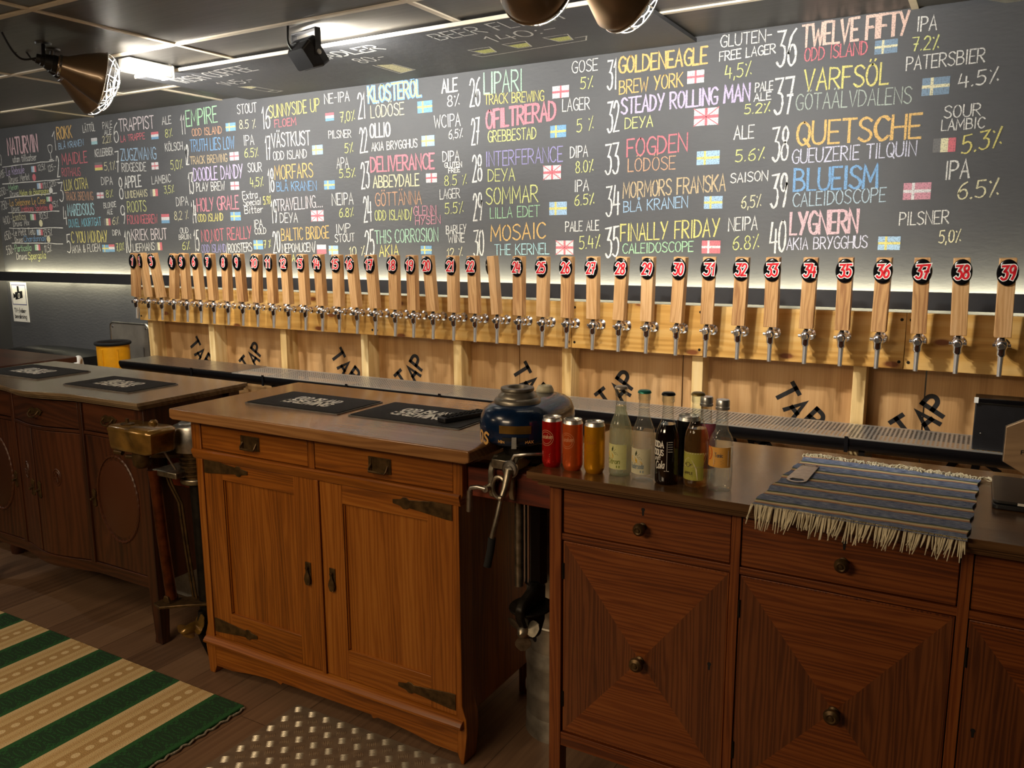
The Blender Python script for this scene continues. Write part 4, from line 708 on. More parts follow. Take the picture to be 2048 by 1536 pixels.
m = MB(); m = curved(-3.93, -2.74, .225, .272, .004, .03, 'x', 40); part(t, 'bottom_rail', m, M['walnut'], .002)
part(t, 'front_rail', curved(-3.93, -2.74, .812, .824, .0, .03, 'x', 40), M['walnut'], .001)
for x in (-3.565, -3.083): part(t, 'divider', bx(x-.012, x+.012, yf(x)-.002, 1.94, .272, .948, 'z'), M['walnut'], .0015)
def drop(d, x, z, off=0):
    y = yf(x)+.003
    m = MB(); m.prism([(x-.05, z+.004), (x-.02, z+.018), (x, z+.013), (x+.02, z+.018), (x+.05, z+.004), (x+.03, z-.016), (x, z-.008), (x-.03, z-.016)], 'y', y-.004, y); part(d, 'back_plate', m, M['bronze'], .001)
    m = MB(); m.tube([(x-.028, y-.004, z+.004), (x-.028, y-.016, z-.008), (x-.012, y-.02, z-.02), (x+.012, y-.02, z-.02), (x+.028, y-.016, z-.008), (x+.028, y-.004, z+.004)], .0035); part(d, 'handle', m, M['bronze'])
for a, b in ((-3.925, -3.58), (-3.55, -3.098), (-3.068, -2.745)):
    d = part(t, 'drawer', curved(a, b, .828, .938, .003, .02, 'x'), M['walnut'], .002); drop(d, (a+b)/2, .885)
def keyplate(d, x, z):
    y = yf(x)+.003; m = MB(); m.prism([(x-.012, z-.03), (x, z-.038), (x+.012, z-.03), (x+.008, z), (x+.013, z+.028), (x, z+.038), (x-.013, z+.028), (x-.008, z)], 'y', y-.004, y); m.cyl((x, y-.003, z), (x, y-.02, z-.004), .005); part(d, 'key_plate', m, M['bronze'], .001)
for a, b, kx, kind in ((-3.925, -3.58, -3.60, 'oval'), (-3.55, -3.385, -3.41, 'ring'), (-3.375, -3.098, -3.35, 'ring'), (-3.068, -2.745, -3.045, 'oval')):
    d = part(t, 'door', curved(a, b, .276, .808, .004, .02, 'z'), M['walnut'], .002); keyplate(d, kx, .55)
    cx, cz = (a+b)/2, .565; m = MB()
    if kind == 'oval':
        cx = -2.895 if a > -3.3 else (a+b)/2
        nb = 120; m.tube([(cx+.125*math.cos(2*PI*i/nb), yf(cx)+.003, cz+.175*math.sin(2*PI*i/nb)) for i in range(nb)], .005, 6, radii=[.0062 if i % 3 else .0032 for i in range(nb+1)], closed=True)
        part(d, 'beaded_oval', m, M['walnut'])
        m = MB(); m.lathe([(.0001, 0), (.112, .0), (.118, -.003)], (cx, yf(cx)+.003, cz), 48, (0, -1, 0), sy=1.38); part(d, 'oval_panel', m, M['walnut'])
    else:
        cz = .615
        for r in (.035, .024): m.tube([(cx+r*.6*math.cos(2*PI*i/30), yf(cx+r*.6*math.cos(2*PI*i/30))+.004, cz+r*math.sin(2*PI*i/30)) for i in range(30)], .003, 6, closed=True)
        for q in range(6): m.tube([(cx, yf(cx)+.004, cz), (cx+.012*math.cos(q*PI/3), yf(cx)+.002, cz+.022*math.sin(q*PI/3))], .003, 5)
        part(d, 'carved_rosette', m, M['walnut'])
# ---- red oak sideboard at the right
t = thing('sideboard', 'reddish oak sideboard with round knobs and diamond veneered doors at the right', 'sideboard', (-.22, 1.86, 0), 'old sideboards forming the bar counter')
XB = [-.956, .51]
part(t, 'carcass', bx(XB[0]+.01, XB[1]-.01, 1.875, 2.34, .18, .935, 'z'), M['oak_red'], .002)
m = MB()
for o, z0, z1 in ((0, .952, .970), (.010, .944, .952), (.022, .932, .944)): m.box(-.992+o, .545-o, 1.79+o, 2.365-o*.3, z0, z1, 'x')
part(t, 'top', m, M['oak_red_top'], .003, weld=False)
for x0, x1 in ((-.956, -.921), (.475, .51)):
    for y0, y1 in ((1.85, 1.89), (2.30, 2.34)): part(t, 'leg', bx(x0, x1, y0, y1, 0, .932, 'z'), M['oak_red'], .002)
for x in (-.463, .012): part(t, 'divider', bx(x-.011, x+.011, 1.852, 1.88, .222, .932, 'z'), M['oak_red'], .001)
part(t, 'front_rail', bx(-.921, .475, 1.854, 1.88, .776, .794, 'x'), M['oak_red'], .001); part(t, 'front_rail', bx(-.921, .475, 1.852, 1.88, .18, .22, 'x'), M['oak_red'], .001)
def knob(d, x, y, z, s=1.):
    m = MB(); m.lathe([(.0001, 0), (.011*s, 0), (.011*s, .003), (.006*s, .006), (.006*s, .013), (.013*s, .017), (.0165*s, .024), (.015*s, .031), (.009*s, .036), (.006*s, .035), (.004*s, .038), (.0001, .0385)], (x, y, z), 20, (0, -1, 0)); part(d, 'knob', m, M['bronze'])
def keyhole(d, x, y, z):
    m = MB(); m.prism(arc(x, z+.005, .0048, -50, 230, 10)+[(x-.0022, z-.011), (x+.0022, z-.011)], 'y', y-.0006, y+.001); part(d, 'keyhole', m, M['black'])
bays = ((-.917, -.476), (-.450, -.001), (.025, .472))
for i, (a, b) in enumerate(bays):
    d = part(t, 'drawer', bx(a, b, 1.856, 1.878, .797, .922, 'x'), M['oak_red'], .002); c = (a+b)/2
    knob(d, c, 1.856, .850); keyhole(d, c, 1.856, .890)
    m = MB(); z0, z1 = .224, .773; y = 1.856; cz = .489
    m.box(a, b, y, y+.022, z0, z1, 'z')
    d = part(t, 'door', m, M['oak_red'], .0015)
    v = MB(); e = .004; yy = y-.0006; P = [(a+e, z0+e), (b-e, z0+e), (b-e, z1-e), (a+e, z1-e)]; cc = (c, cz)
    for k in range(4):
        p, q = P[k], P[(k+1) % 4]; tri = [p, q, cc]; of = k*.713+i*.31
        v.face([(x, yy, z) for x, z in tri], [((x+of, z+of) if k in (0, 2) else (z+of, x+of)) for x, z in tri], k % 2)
    part(d, 'diamond_veneer', v, [M['oak_red'], M['oak_red_sheen_dark']], weld=False)
    knob(d, c, yy, cz, 1.15)
    if i != 1: keyhole(d, b-.04 if i == 0 else a+.026, yy, .524)
    for z in (.32, .69): m = MB(); m.cyl((a+.001, y-.002, z-.022), (a+.001, y-.002, z+.022), .0028, 8); part(d, 'hinge', m, M['iron'])
# ---- third dark table top far left
t = thing('sideboard', 'dark brown cabinet at the left edge, behind the bow fronted sideboard', 'sideboard', (-4.5, 2.25, 0), 'old sideboards forming the bar counter')
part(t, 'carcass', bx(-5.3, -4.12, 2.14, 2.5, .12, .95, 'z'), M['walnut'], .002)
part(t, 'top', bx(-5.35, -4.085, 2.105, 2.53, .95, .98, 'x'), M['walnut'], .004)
for x in (-5.25, -4.2): 
    for y in (2.19, 2.42): m = MB(); m.lathe([(.0001, 0), (.03, 0), (.036, .03), (.026, .07), (.034, .121), (.0001, .121)], (x, y, 0), 16); part(t, 'foot', m, M['walnut'])
# ---- cross beams between the sideboards
tag(bx(-1.2365, -.958, 1.885, 1.935, .842, .930, 'x').build('wooden_beam', M['beam'], None, (-1.1, 1.91, .89), .003), 'red brown beam carrying the blue outboard motor between two sideboards', 'beam')
tag(bx(-1.2365, -.958, 1.937, 1.972, .875, .928, 'x').build('wooden_plank', M['yplank'], None, (-1.1, 2.0, .93), .002), 'yellowish plank behind the red brown beam under the blue motor', 'plank')
tag(bx(-2.71, -2.3465, 2.0, 2.045, .63, .79, 'x').build('wooden_beam', M['beam'], None, (-2.53, 2.02, .7), .003), 'dark beam carrying the gold outboard motor, behind its pipes', 'beam')
tag(bx(-3.9, -2.79, 2.25, 2.345, 0, .19, 'x').build('storage_box', M['floor_skirt'], None, (-3.3, 2.3, 0), .006), 'low pale grey box on the floor under the dark bowed sideboard', 'box')

# ================================================================== things on the counters
def bar_mat(x0, x1, y0, y1, z, label):
    t = thing('bar_mat', label, 'bar mat', ((x0+x1)/2, (y0+y1)/2, z), 'rubber bar mats on the counters')
    m = MB(); m.prism(rrect(x0, x1, y0, y1, .008), 'z', z, z+.0035); part(t, 'mat_base', m, M['rubber_edge'])
    m = MB(); m.prism(rrect(x0+.006, x1-.006, y0+.006, y1-.006, .006), 'z', z+.0035, z+.006); part(t, 'mat_face', m, M['rubber'])
    m = MB(); cx = (x0+x1)/2; cy = (y0+y1)/2; ff = lambda u, v: (cx+u, cy+v, z+.0066)
    write(m, 'ODD ISLAND', -.098, .006, .098, .006, .044, .0085, ff); write(m, 'BREWING', -.100, -.052, .100, -.052, .046, .0115, ff)
    part(t, 'lettering', m, M['white_ink'], weld=False)
bar_mat(-2.236, -1.806, 1.979, 2.222, 1.0, 'black rubber bar mat on the left of the honey oak sideboard, nothing on it')
bar_mat(-1.768, -1.332, 1.987, 2.236, 1.0, 'black rubber bar mat under the remote control')
bar_mat(-3.300, -2.873, 1.968, 2.207, .98, 'black rubber bar mat on the right of the dark bowed sideboard')
bar_mat(-3.985, -3.522, 1.988, 2.243, .98, 'black rubber bar mat on the left of the dark bowed sideboard')
t = thing('remote_control', 'black remote control lying on a bar mat beside the blue motor', 'remote control', (-1.398, 2.10, 1.0066))
M4 = Matrix.Translation((-1.398, 2.112, 1.0066)) @ Matrix.Rotation(math.radians(72), 4, 'Z')
m = MB(); m.prism(rrect(-.09, .09, -.022, .022, .008), 'z', 0, .016); m.xform(M4); part(t, 'shell', m, M['black'], .003)
m = MB()
for i in range(9):
    for j in range(3): m.box(-.075+i*.017, -.064+i*.017, -.016+j*.012, -.008+j*.012, .0165, .0195)
m.xform(M4); part(t, 'buttons', m, M['rubber'], .001)
# cans
def cylf(c, r, ang): return lambda u, v: (c[0]+r*math.cos(ang+u/r), c[1]+r*math.sin(ang+u/r), c[2]+v)
def can(x, y, col, label, name, h=.134, r=.0265, ink='#f2c9a0', txt=True, face=-100, group='drinks cans beside the blue motor'):
    t = thing('drink_can', label, 'can', (x, y, .97), group)
    m = MB(); m.lathe([(.0001, .004), (r*.72, .004), (r*.78, 0), (r*.82, .001), (r*.97, .011), (r, .016), (r, h-.014), (r*.985, h-.011)], (x, y, .97), 36); part(t, 'body', m, plain('can_'+name, col, .3, .55, .04))
    m = MB(); m.lathe([(r*.985, h-.011), (r*.87, h-.003), (r*.90, h-.0015), (r*.89, h), (r*.85, h-.001), (r*.83, h-.005), (.0001, h-.005)], (x, y, .97), 36); part(t, 'rim', m, M['canlid'])
    m = MB(); m.prism([(x-.006, y-.016), (x+.006, y-.016), (x+.008, y-.004), (x+.005, y+.008), (x-.005, y+.008), (x-.008, y-.004)], 'z', .97+h-.0048, .97+h-.003); part(t, 'pull_tab', m, M['steel'])
    if txt:
        f = cylf((x, y, .97), r+.0003, math.radians(face)); m = MB(); cz = h*.6
        for R in (.0205, .0155): ribbon(m, [(R*math.cos(a*PI/18), cz+R*math.sin(a*PI/18)) for a in range(37)], .0007, f)
        write(m, 'Loisken', -.0175, cz-.003, .0175, cz-.001, .011, .0012, f, 0, 0, .2)
        for k, w in ((.040, .012), (.036, .010), (.031, .010)): ribbon(m, [(-w, k), (w, k)], .0012, f)
        ribbon(m, [(-.02, .018), (.02, .018)], .0006, f)
        part(t, 'lettering', m, plain('can_ink_'+name, ink, .5), weld=False)
can(-.959, 1.870, '#c01a16', 'red slim drinks can, leftmost of the three cans', 'red')
can(-.897, 1.866, '#e0642a', 'orange slim drinks can, middle of the three cans', 'orange', ink='#f0a878')
can(-.836, 1.868, '#e09a14', 'yellow slim drinks can, rightmost of the three cans', 'yellow', ink='#c87a10')
can(-.618, 1.955, '#18181a', 'black drinks can behind the cola bottle', 'black', .155, .029, txt=False)
# bottles
def liquid(name, col, rough=.0, trans=1.0):
    t = NT(name); t.set(Base__Color=lin(col), Roughness=rough, IOR=1.36); t.b.inputs['Transmission Weight'].default_value = trans; return t.m
def thin_glass(name):
    t = NT(name); tr = t.n('ShaderNodeBsdfTransparent'); tr.inputs[0].default_value = (.93, .95, .94, 1); gl = t.n('ShaderNodeBsdfGlossy', Roughness=.03)
    lw = t.n('ShaderNodeLayerWeight', Blend=.28); mx = t.n('ShaderNodeMixShader', i0=t.math('MULTIPLY', lw.outputs['Facing'], .75)); t.link(tr.outputs[0], mx.inputs[1]); t.link(gl.outputs[0], mx.inputs[2]); t.link(mx.outputs[0], t.out.inputs[0]); return t.m
M['glass'] = thin_glass('thin_clear_glass')
def soft_drink(name, tint, cloud, ccol):
    t = NT(name); tr = t.n('ShaderNodeBsdfTransparent'); tr.inputs[0].default_value = tint; df = t.n('ShaderNodeBsdfTranslucent'); df.inputs[0].default_value = ccol; d2 = t.n('ShaderNodeBsdfDiffuse'); d2.inputs[0].default_value = ccol
    m0 = t.n('ShaderNodeMixShader', i0=.5); t.link(df.outputs[0], m0.inputs[1]); t.link(d2.outputs[0], m0.inputs[2])
    m1 = t.n('ShaderNodeMixShader', i0=cloud); t.link(tr.outputs[0], m1.inputs[1]); t.link(m0.outputs[0], m1.inputs[2])
    gl = t.n('ShaderNodeBsdfGlossy', Roughness=.04); lw = t.n('ShaderNodeLayerWeight', Blend=.25)
    m2 = t.n('ShaderNodeMixShader', i0=t.math('MULTIPLY', lw.outputs['Facing'], .6)); t.link(m1.outputs[0], m2.inputs[1]); t.link(gl.outputs[0], m2.inputs[2]); t.link(m2.outputs[0], t.out.inputs[0]); return t.m
M['clear_liq'] = soft_drink('clear_drink', (.95, .97, .95, 1), .10, (.8, .82, .78, 1)); M['lemon_liq'] = soft_drink('cloudy_lemon_drink', (.88, .92, .78, 1), .3, (.72, .76, .6, 1)); M['amber_liq'] = soft_drink('amber_drink', (.95, .70, .36, 1), .12, (.75, .45, .18, 1))
M['cola'] = plain('dark_cola_glass', '#150a06', .06, spec=.8)
def bottle(x, y, label, H, r, prof, liq, fill, cap, lab=None, face=-110, zs=.97):
    t = thing('glass_bottle', label, 'bottle', (x, y, zs), 'soda bottles on the reddish oak sideboard')
    full = [(r*.55, .004), (r*.86, 0), (r*.97, .004), (r, .012)]+[(a*r, b*H) for a, b in prof]
    def R(z):
        for (a, z0), (b, z1) in zip(full, full[1:]):
            if z0 <= z <= z1: return a+(b-a)*(z-z0)/max(z1-z0, 1e-6)
        return full[-1][0]
    lowp = [(a, b) for a, b in full if b < fill]+[(R(fill), fill)]
    m = MB(); m.lathe([(.0001, .006)]+lowp+[(.0001, fill)], (x, y, zs), 40); part(t, 'drink', m, liq)
    m = MB(); m.lathe([(R(fill)+.0002, fill+.0003)]+[(a, b) for a, b in full if b > fill], (x, y, zs), 32); part(t, 'neck', m, M['glass'])
    rn = full[-1][0]; m = MB()
    if cap == 'screw':
        m.lathe([(rn*1.12, H-.024), (rn*1.25, H-.023), (rn*1.25, H-.018), (rn*1.12, H-.0165), (rn*1.22, H-.015), (rn*1.22, H-.003), (rn*1.1, H), (.0001, H)], (x, y, zs), 28); part(t, 'cap', m, M['canlid'])
    else:
        m.lathe([(rn*1.16, H-.008), (rn*1.3, H-.007), (rn*1.22, H-.003), (rn*.95, H-.0003), (.0001, H)], (x, y, zs), 21); part(t, 'cap', m, plain('crown_cap_'+cap[1:], cap, .3, .5, .03))
        m = MB(); m.lathe([(rn*1.0, H-.026), (rn*1.16, H-.022), (rn*1.16, H-.009), (rn*1.0, H-.008)], (x, y, zs), 28); part(t, 'lip', m, M['glass'])
    if lab: lab(t, (x, y, zs), r, math.radians(face))
    return t
LONG = [(1, .49), (.985, .52), (.90, .575), (.74, .63), (.60, .675), (.50, .72), (.46, .78), (.455, .90), (.46, .965)]
def patch(t, c, r, a0, a1, z0, z1, mat, name='label', da=0):
    m = MB(); m.lathe([(r+.0003, z0), (r+.0003, z1)], c, 24, a0=a0, a1=a1); return part(t, name, m, mat)
def blob(m, f, pts, mi): m.face([f(u, v) for u, v in pts], None, mi)
def lemonlabel(col, fruit, txt, ink):
    def L(t, c, r, an):
        lb = patch(t, c, r, an-1.15, an+1.35, .019, .083, plain('paper_label_'+txt.lower(), col, .6, noise=.05))
        f = cylf(c, r+.0006, an); m = MB()
        blob(m, f, [(-.006+.010*math.cos(a*PI/8), .055+.0075*math.sin(a*PI/8)+.004*math.cos(a*PI/8)*(-1)) for a in range(16)], 0)
        if fruit == 2: blob(m, f, [(.008+.010*math.cos(a*PI/8), .050+.0045*math.sin(a*PI/8)-.004*math.cos(a*PI/8)) for a in range(16)], 0)
        for k, (u, v, a) in enumerate(((.004, .068, .4), (.010, .060, -.5), (.001, .071, 1.4))):
            blob(m, f, [(u+math.cos(a)*d-math.sin(a)*s, v+math.sin(a)*d+math.cos(a)*s) for d, s in ((-.007, 0), (-.001, .0028), (.008, 0), (0, -.0028))], 1)
        write(m, txt, -.018, .032, .020, .034, .013, .0017, f, 2, 0, .2); blob(m, f, [(.012, .023), (.021, .023), (.021, .029), (.012, .029)], 2)
        ribbon(m, [(-.013, .078), (.013, .078)], .0012, f, 2)
        part(lb, 'label_print', m, [plain('lemon_yellow_ink', '#e8b41e', .5), plain('leaf_green_ink', '#33421e', .5), plain('label_ink_'+txt.lower(), ink, .5)], weld=False)
    return L
bottle(-.771, 1.882, 'clear bottle of cloudy lemon soda with a pale green lemon label', .229, .0282, LONG, M['lemon_liq'], .178, '#b8b0a4', lemonlabel('#dcdc9a', 1, 'Citron', '#7a8a2a'), -112)
bottle(-.704, 1.868, 'clear soda bottle with a green crown cap and cream flower label', .226, .0285, LONG, M['clear_liq'], .182, '#2f8a78', lemonlabel('#dcd6b4', 2, 'fladerbubbel'.replace('fladerbubbel', 'Fladersoda'), '#8a9aa0'), -108)
def colalabel(t, c, r, an):
    f = cylf(c, r+.0005, an); m = MB()
    write(m, 'SODA', -.020, .094, .012, .094, .014, .0030, f); write(m, 'LICIOUS', -.026, .074, .012, .074, .014, .0024, f); write(m, 'craft', -.014, .061, .004, .063, .011, .0012, f, 0, 0, .2); write(m, 'Cola', -.010, .040, .014, .043, .018, .0022, f, 0, 0, .2)
    ribbon(m, [(.021, .108), (.021, .036)], .001, f); ribbon(m, [(.015, .036), (.026, .036)], .0012, f)
    for k in range(5): ribbon(m, [(.024, .108-.006*k), (.034, .108-.006*k)], .0012, f)
    part(t, 'lettering', m, M['white_ink'], weld=False)
bottle(-.643, 1.868, 'dark cola bottle with black crown cap and white lettering', .226, .0288, LONG, M['cola'], .148, '#141416', colalabel, -112)
def applelabel(t, c, r, an):
    lb = patch(t, c, r, an-1.3, an+1.3, .018, .086, plain('apple_label_green', '#b3b04c', .6, noise=.05)); f = cylf(c, r+.0006, an); m = MB()
    for k in range(-5, 6): blob(m, f, [(k*.0065, .050), (k*.0065+.003, .050), (k*.0065+.018, .085), (k*.0065+.015, .085)], 0)
    blob(m, lambda u, v: cylf(c, r+.0009, an)(u, v), [(-.023, .020), (.023, .020), (.021, .045), (.010, .066), (-.002, .074), (-.012, .066), (-.021, .045)], 0)
    g = cylf(c, r+.0012, an)
    ribbon(m, [(.0055*math.cos(a*PI/8)-.002, .056+.0055*math.sin(a*PI/8)) for a in range(17)], .0012, g, 1); blob(m, g, [(-.014, .059), (-.008, .057), (-.008, .054)], 1); blob(m, g, [(.010, .059), (.004, .057), (.004, .054)], 1)
    write(m, 'APPLE', -.013, .032, .011, .032, .006, .0011, g, 1); ribbon(m, [(-.017, .042), (.014, .042)], .0006, g, 1); ribbon(m, [(-.012, .028), (.010, .028)], .0008, g, 1)
    part(lb, 'label_print', m, [plain('apple_label_cream', '#d8cfa4', .6), plain('apple_label_ink', '#5a4a30', .6)], weld=False)
bottle(-.575, 1.884, 'amber soda bottle with a green striped label and brassy crown cap', .229, .0285, LONG, M['amber_liq'], .142, '#8a7440', applelabel, -108)
def toniclabel(t, c, r, an):
    lb = patch(t, c, r, an-1.2, an+1.45, .060, .108, plain('tonic_label_orange', '#eeb050', .6, noise=.05)); f = cylf(c, r+.0006, an); m = MB()
    blob(m, f, [(-.002, .064), (.034, .064), (.034, .101), (-.002, .101)], 0); blob(m, f, [(-.028, .061), (-.002, .061), (.001, .068), (-.024, .073)], 1)
    ribbon(m, [(-.017+.010*math.cos(a*PI/10), .092+.016*math.sin(a*PI/10)) for a in range(21)], .0022, f, 1)
    for a in range(8): ribbon(m, [(-.017, .088), (-.017+.007*math.cos(a*PI/4), .090+.012*math.sin(a*PI/4))], .0009, f, 1)
    g = cylf(c, r+.0009, an); write(m, 'Tonic', .001, .085, .020, .085, .010, .0012, g, 2)
    for k in range(4): ribbon(m, [(.001, .078-.003*k), (.022-.004*(k % 2), .078-.003*k)], .0008, g, 2)
    part(lb, 'label_print', m, [M['white_ink'], plain('tonic_red_ink', '#d8401e', .5), plain('tonic_ink', '#6a6a70', .5)], weld=False)
TON = [(1, .50), (.97, .56), (.80, .615), (.60, .655), (.52, .70), (.49, .80), (.47, .97)]
bottle(-.513, 1.876, 'short clear tonic bottle with silver screw cap and orange label', .218, .0280, TON, M['clear_liq'], .168, 'screw', toniclabel, -106)
bottle(-.585, 1.99, 'clear bottle with pink label half hidden behind the amber bottle', .20, .028, TON, M['clear_liq'], .11, 'screw', lambda t, c, r, an: patch(t, c, r, an-1.6, an+1.6, .02, .135, plain('pink_label', '#c86a86', .6)), -106)

# ---- striped runner with fringes on the right counter
def runner_mat():
    t = NT('woven_striped_cotton'); o = t.n('ShaderNodeTexCoord').outputs['Object']; s = t.n('ShaderNodeSeparateXYZ', Vector=o)
    mp = t.n('ShaderNodeMapping', Vector=o); mp.inputs['Scale'].default_value = (55, 330, 1); n = t.n('ShaderNodeTexNoise', Vector=mp.outputs[0], Scale=1., Detail=3.)
    u = t.math('FRACT', t.math('MULTIPLY', t.math('ADD', s.outputs[1], t.math('MULTIPLY', n.outputs[0], .004)), 1/.0775))
    blue = t.ramp(n.outputs[0], [(.32, lin('#404b70')), (.5, lin('#7a89aa')), (.68, lin('#abb3c2'))])
    st = t.ramp(u, [(0, lin('#c08a6a')), (.10, lin('#cc966e')), (.12, lin('#ead9aa')), (.25, lin('#e4d29e')), (.28, lin('#4e5c4a')), (.36, lin('#56644f')), (.40, (0, 0, 0))], 'LINEAR')
    k = t.ramp(u, [(0, (0, 0, 0)), (.37, (0, 0, 0)), (.40, (1, 1, 1)), (.97, (1, 1, 1)), (1., (0, 0, 0))])
    t.set(Base__Color=t.mix(k, st, blue), Roughness=.9)
    mw = t.n('ShaderNodeMapping', Vector=o); mw.inputs['Scale'].default_value = (300, 420, 1); w = t.n('ShaderNodeTexNoise', Vector=mw.outputs[0], Scale=1.); t.bump(w.outputs[0], .7, .004); return t.m
M['runner'] = runner_mat()
t = thing('table_runner', 'blue woven table runner with cream stripes and fringes on the reddish oak sideboard', 'table runner', (-.19, 2.03, .97))
r_ = random.Random(3)
def edge(y, s):  # gently uneven side edges
    f = (y-1.785)/(2.275-1.785); return (-.416+.028*f if s < 0 else .008+.016*f)+.003*math.sin(y*61+s)
ny, nx = 46, 40; top = []
for i in range(ny+1):
    y = 1.785+(2.275-1.785)*i/ny; e0, e1 = edge(y, -1), edge(y, 1); top.append([(e0+(e1-e0)*j/nx, y-.030*j/nx*(y-1.6)*1.2-.012*j/nx, .9765+.0004*math.sin(j*.7+i*.5)+.0003*math.sin(i*1.9)) for j in range(nx+1)])
m = MB(); m.grid(top, 0, True); bot = [[(x, y, .9706) for x, y, z in r] for r in top]; m.grid(bot, 0, True, flip=True)
for ra, rb in ((top[0], bot[0]), (top[-1], bot[-1]), ([r[0] for r in top], [r[0] for r in bot]), ([r[-1] for r in top], [r[-1] for r in bot])): m.grid([ra, rb], 0, False)
part(t, 'cloth', m, M['runner'])
M['fringe'] = plain('cream_cotton_fringe', '#e6dcbe', .9, noise=.12)
m = MB()
for k in range(150):
    f = (k+.5)/150; p = top[0][min(nx, int(f*nx))]; x = top[0][0][0]+(top[0][-1][0]-top[0][0][0])*f+r_.uniform(-.001, .001); y = p[1]; L = r_.uniform(.5, 1.0); sx = r_.uniform(-.010, .003)-.004+.012*math.sin(k*.35)*.5
    yfr = 1.7885-r_.uniform(0, .006)
    P = [(x, y+.004, .9745), (x+sx*.15, min(y-.004, 1.789), .9755), (x+sx*.35, yfr-.004, .9705), (x+sx*.7, yfr-.006-.004*L, .9705-.026*L), (x+sx*1.2, yfr-.005-.006*L, .9705-.052*L)]
    m.tube(P, .0016, 5, radii=[.0018, .0019, .0018, .0016, .0009])
o = part(t, 'fringe', m, M['fringe'], weld=False); o['kind'] = 'stuff'
m = MB()
for k in range(110):
    f = (k+.5)/110; x = top[-1][0][0]+(top[-1][-1][0]-top[-1][0][0])*f; y = top[-1][0][1]+(top[-1][-1][1]-top[-1][0][1])*f; a = r_.uniform(-1.2, 1.2); R = r_.uniform(.006, .016); s = r_.choice((-1, 1))
    P = [(x, y-.004, .9745)]; cx, cy, an = x, y, PI/2+a*.6
    for q in range(7):
        cx += math.cos(an)*R*.5; cy += math.sin(an)*R*.5; an += s*r_.uniform(.25, .75); P.append((cx, cy, .9725+r_.uniform(0, .009)))
    m.tube(P, .0016, 5)
o = part(t, 'fringe', m, M['fringe'], weld=False); o['kind'] = 'stuff'
# bottle opener lying on it
t = thing('bottle_opener', 'flat steel bottle opener lying on the striped runner', 'bottle opener', (-.357, 2.07, .979))
def ring(outer, inner, z0, z1):
    m = MB(); n = len(outer)
    for z, fl in ((z1, False), (z0, True)): m.grid([[(x, y, z) for x, y in outer], [(x, y, z) for x, y in inner]], 0, False, True, fl)
    m.grid([[(x, y, z0) for x, y in outer], [(x, y, z1) for x, y in outer]], 0, False, True); m.grid([[(x, y, z0) for x, y in inner], [(x, y, z1) for x, y in inner]], 0, False, True, True); return m
cx, cy = -.362, 2.012
o1 = [(cx+.024*math.cos(PI+a*PI/12), cy+.024*math.sin(PI+a*PI/12)) for a in range(13)]+[(cx+.024, cy+.02), (cx-.024, cy+.02)]
i1 = [(cx+.017*math.cos(PI+a*PI/12), cy+.016*math.sin(PI+a*PI/12)) for a in range(13)]+[(cx+.012, cy+.010), (cx-.012, cy+.010)]
m = ring(o1, i1, .9790, .9810); 
y0, y1 = cy+.02, cy+.135
for q in ([(cx-.024, y0), (cx+.024, y0), (cx+.026, y1), (cx-.016, y1)],): m.prism(q, 'z', .9790, .9810)
m.prism([(cx-.016, y1), (cx+.026, y1), (cx+.026, y1+.003), (cx-.016, y1+.003)], 'z', .979, .981); m.prism([(cx-.016, y1+.007), (cx+.026, y1+.007), (cx+.024, y1+.016), (cx-.012, y1+.016)], 'z', .979, .981)
m.prism([(cx-.016, y1), (cx-.010, y1), (cx-.008, y1+.016), (cx-.014, y1+.016)], 'z', .979, .981); m.prism([(cx+.019, y1), (cx+.026, y1), (cx+.026, y1+.016), (cx+.019, y1+.016)], 'z', .979, .981)
part(t, 'opener_plate', m, M['steel'], weld=False)
# laptop, hexagonal sign, black box at the right edge
t = thing('laptop', 'closed dark laptop on the reddish oak sideboard at the right edge', 'laptop', (.22, 2.13, .97))
m = MB(); m.prism(rrect(.050, .40, 2.022, 2.25, .012), 'z', .9705, .982); part(t, 'base', m, M['black'], .002)
m = MB(); m.prism(rrect(.050, .40, 2.022, 2.25, .012), 'z', .9835, .990); part(t, 'lid', m, plain('laptop_grey_lid', '#3c3a38', .35, .4), .002)
part(t, 'sticker', bx(.097, .13, 2.0212, 2.0235, .984, .9895), M['white_ink'])
t = thing('sign_board', 'brown hexagonal board standing behind the laptop at the right edge', 'sign', (.142, 2.31, .97))
hx, hz, hr = .146, 1.056, .0865
def hexp(r): return [(hx+r*math.sin(a*PI/3), hz+r*math.cos(a*PI/3)) for a in range(6)]
m = MB(); m.prism(hexp(hr), 'y', 2.305, 2.315, 'x'); part(t, 'panel', m, M['hex'], .001)
m = MB(); m.prism(hexp(hr+.0025), 'y', 2.3155, 2.3185); part(t, 'backing', m, M['steel'])
m = MB(); write(m, 'F', .107, 1.036, .113, 1.036, .009, .0022, lambda u, v: (u, 2.3044, v)); part(t, 'lettering', m, M['chalk_ink'], weld=False)
part(t, 'foot', bx(hx-.03, hx+.03, 2.29, 2.33, .97, .975), M['steel'])
t = thing('display_box', 'black upright box standing on the drip tray at the right edge', 'box', (.15, 3.0, .89))
part(t, 'case', bx(0.0, .34, 2.955, 3.03, .8905, 1.046), M['black'], .003); part(t, 'rim', bx(-.001, .341, 2.948, 3.032, 1.046, 1.060), M['black_gloss'], .002)
part(t, 'corner_cap', bx(-.004, .008, 2.946, 2.955, 1.044, 1.061), M['white']); m = MB(); m.lathe([(.0001, 0), (.003, 0), (.002, .0015), (.0001, .002)], (.022, 2.955, .945), 10, (0, -1, 0)); part(t, 'screw', m, M['steel'])

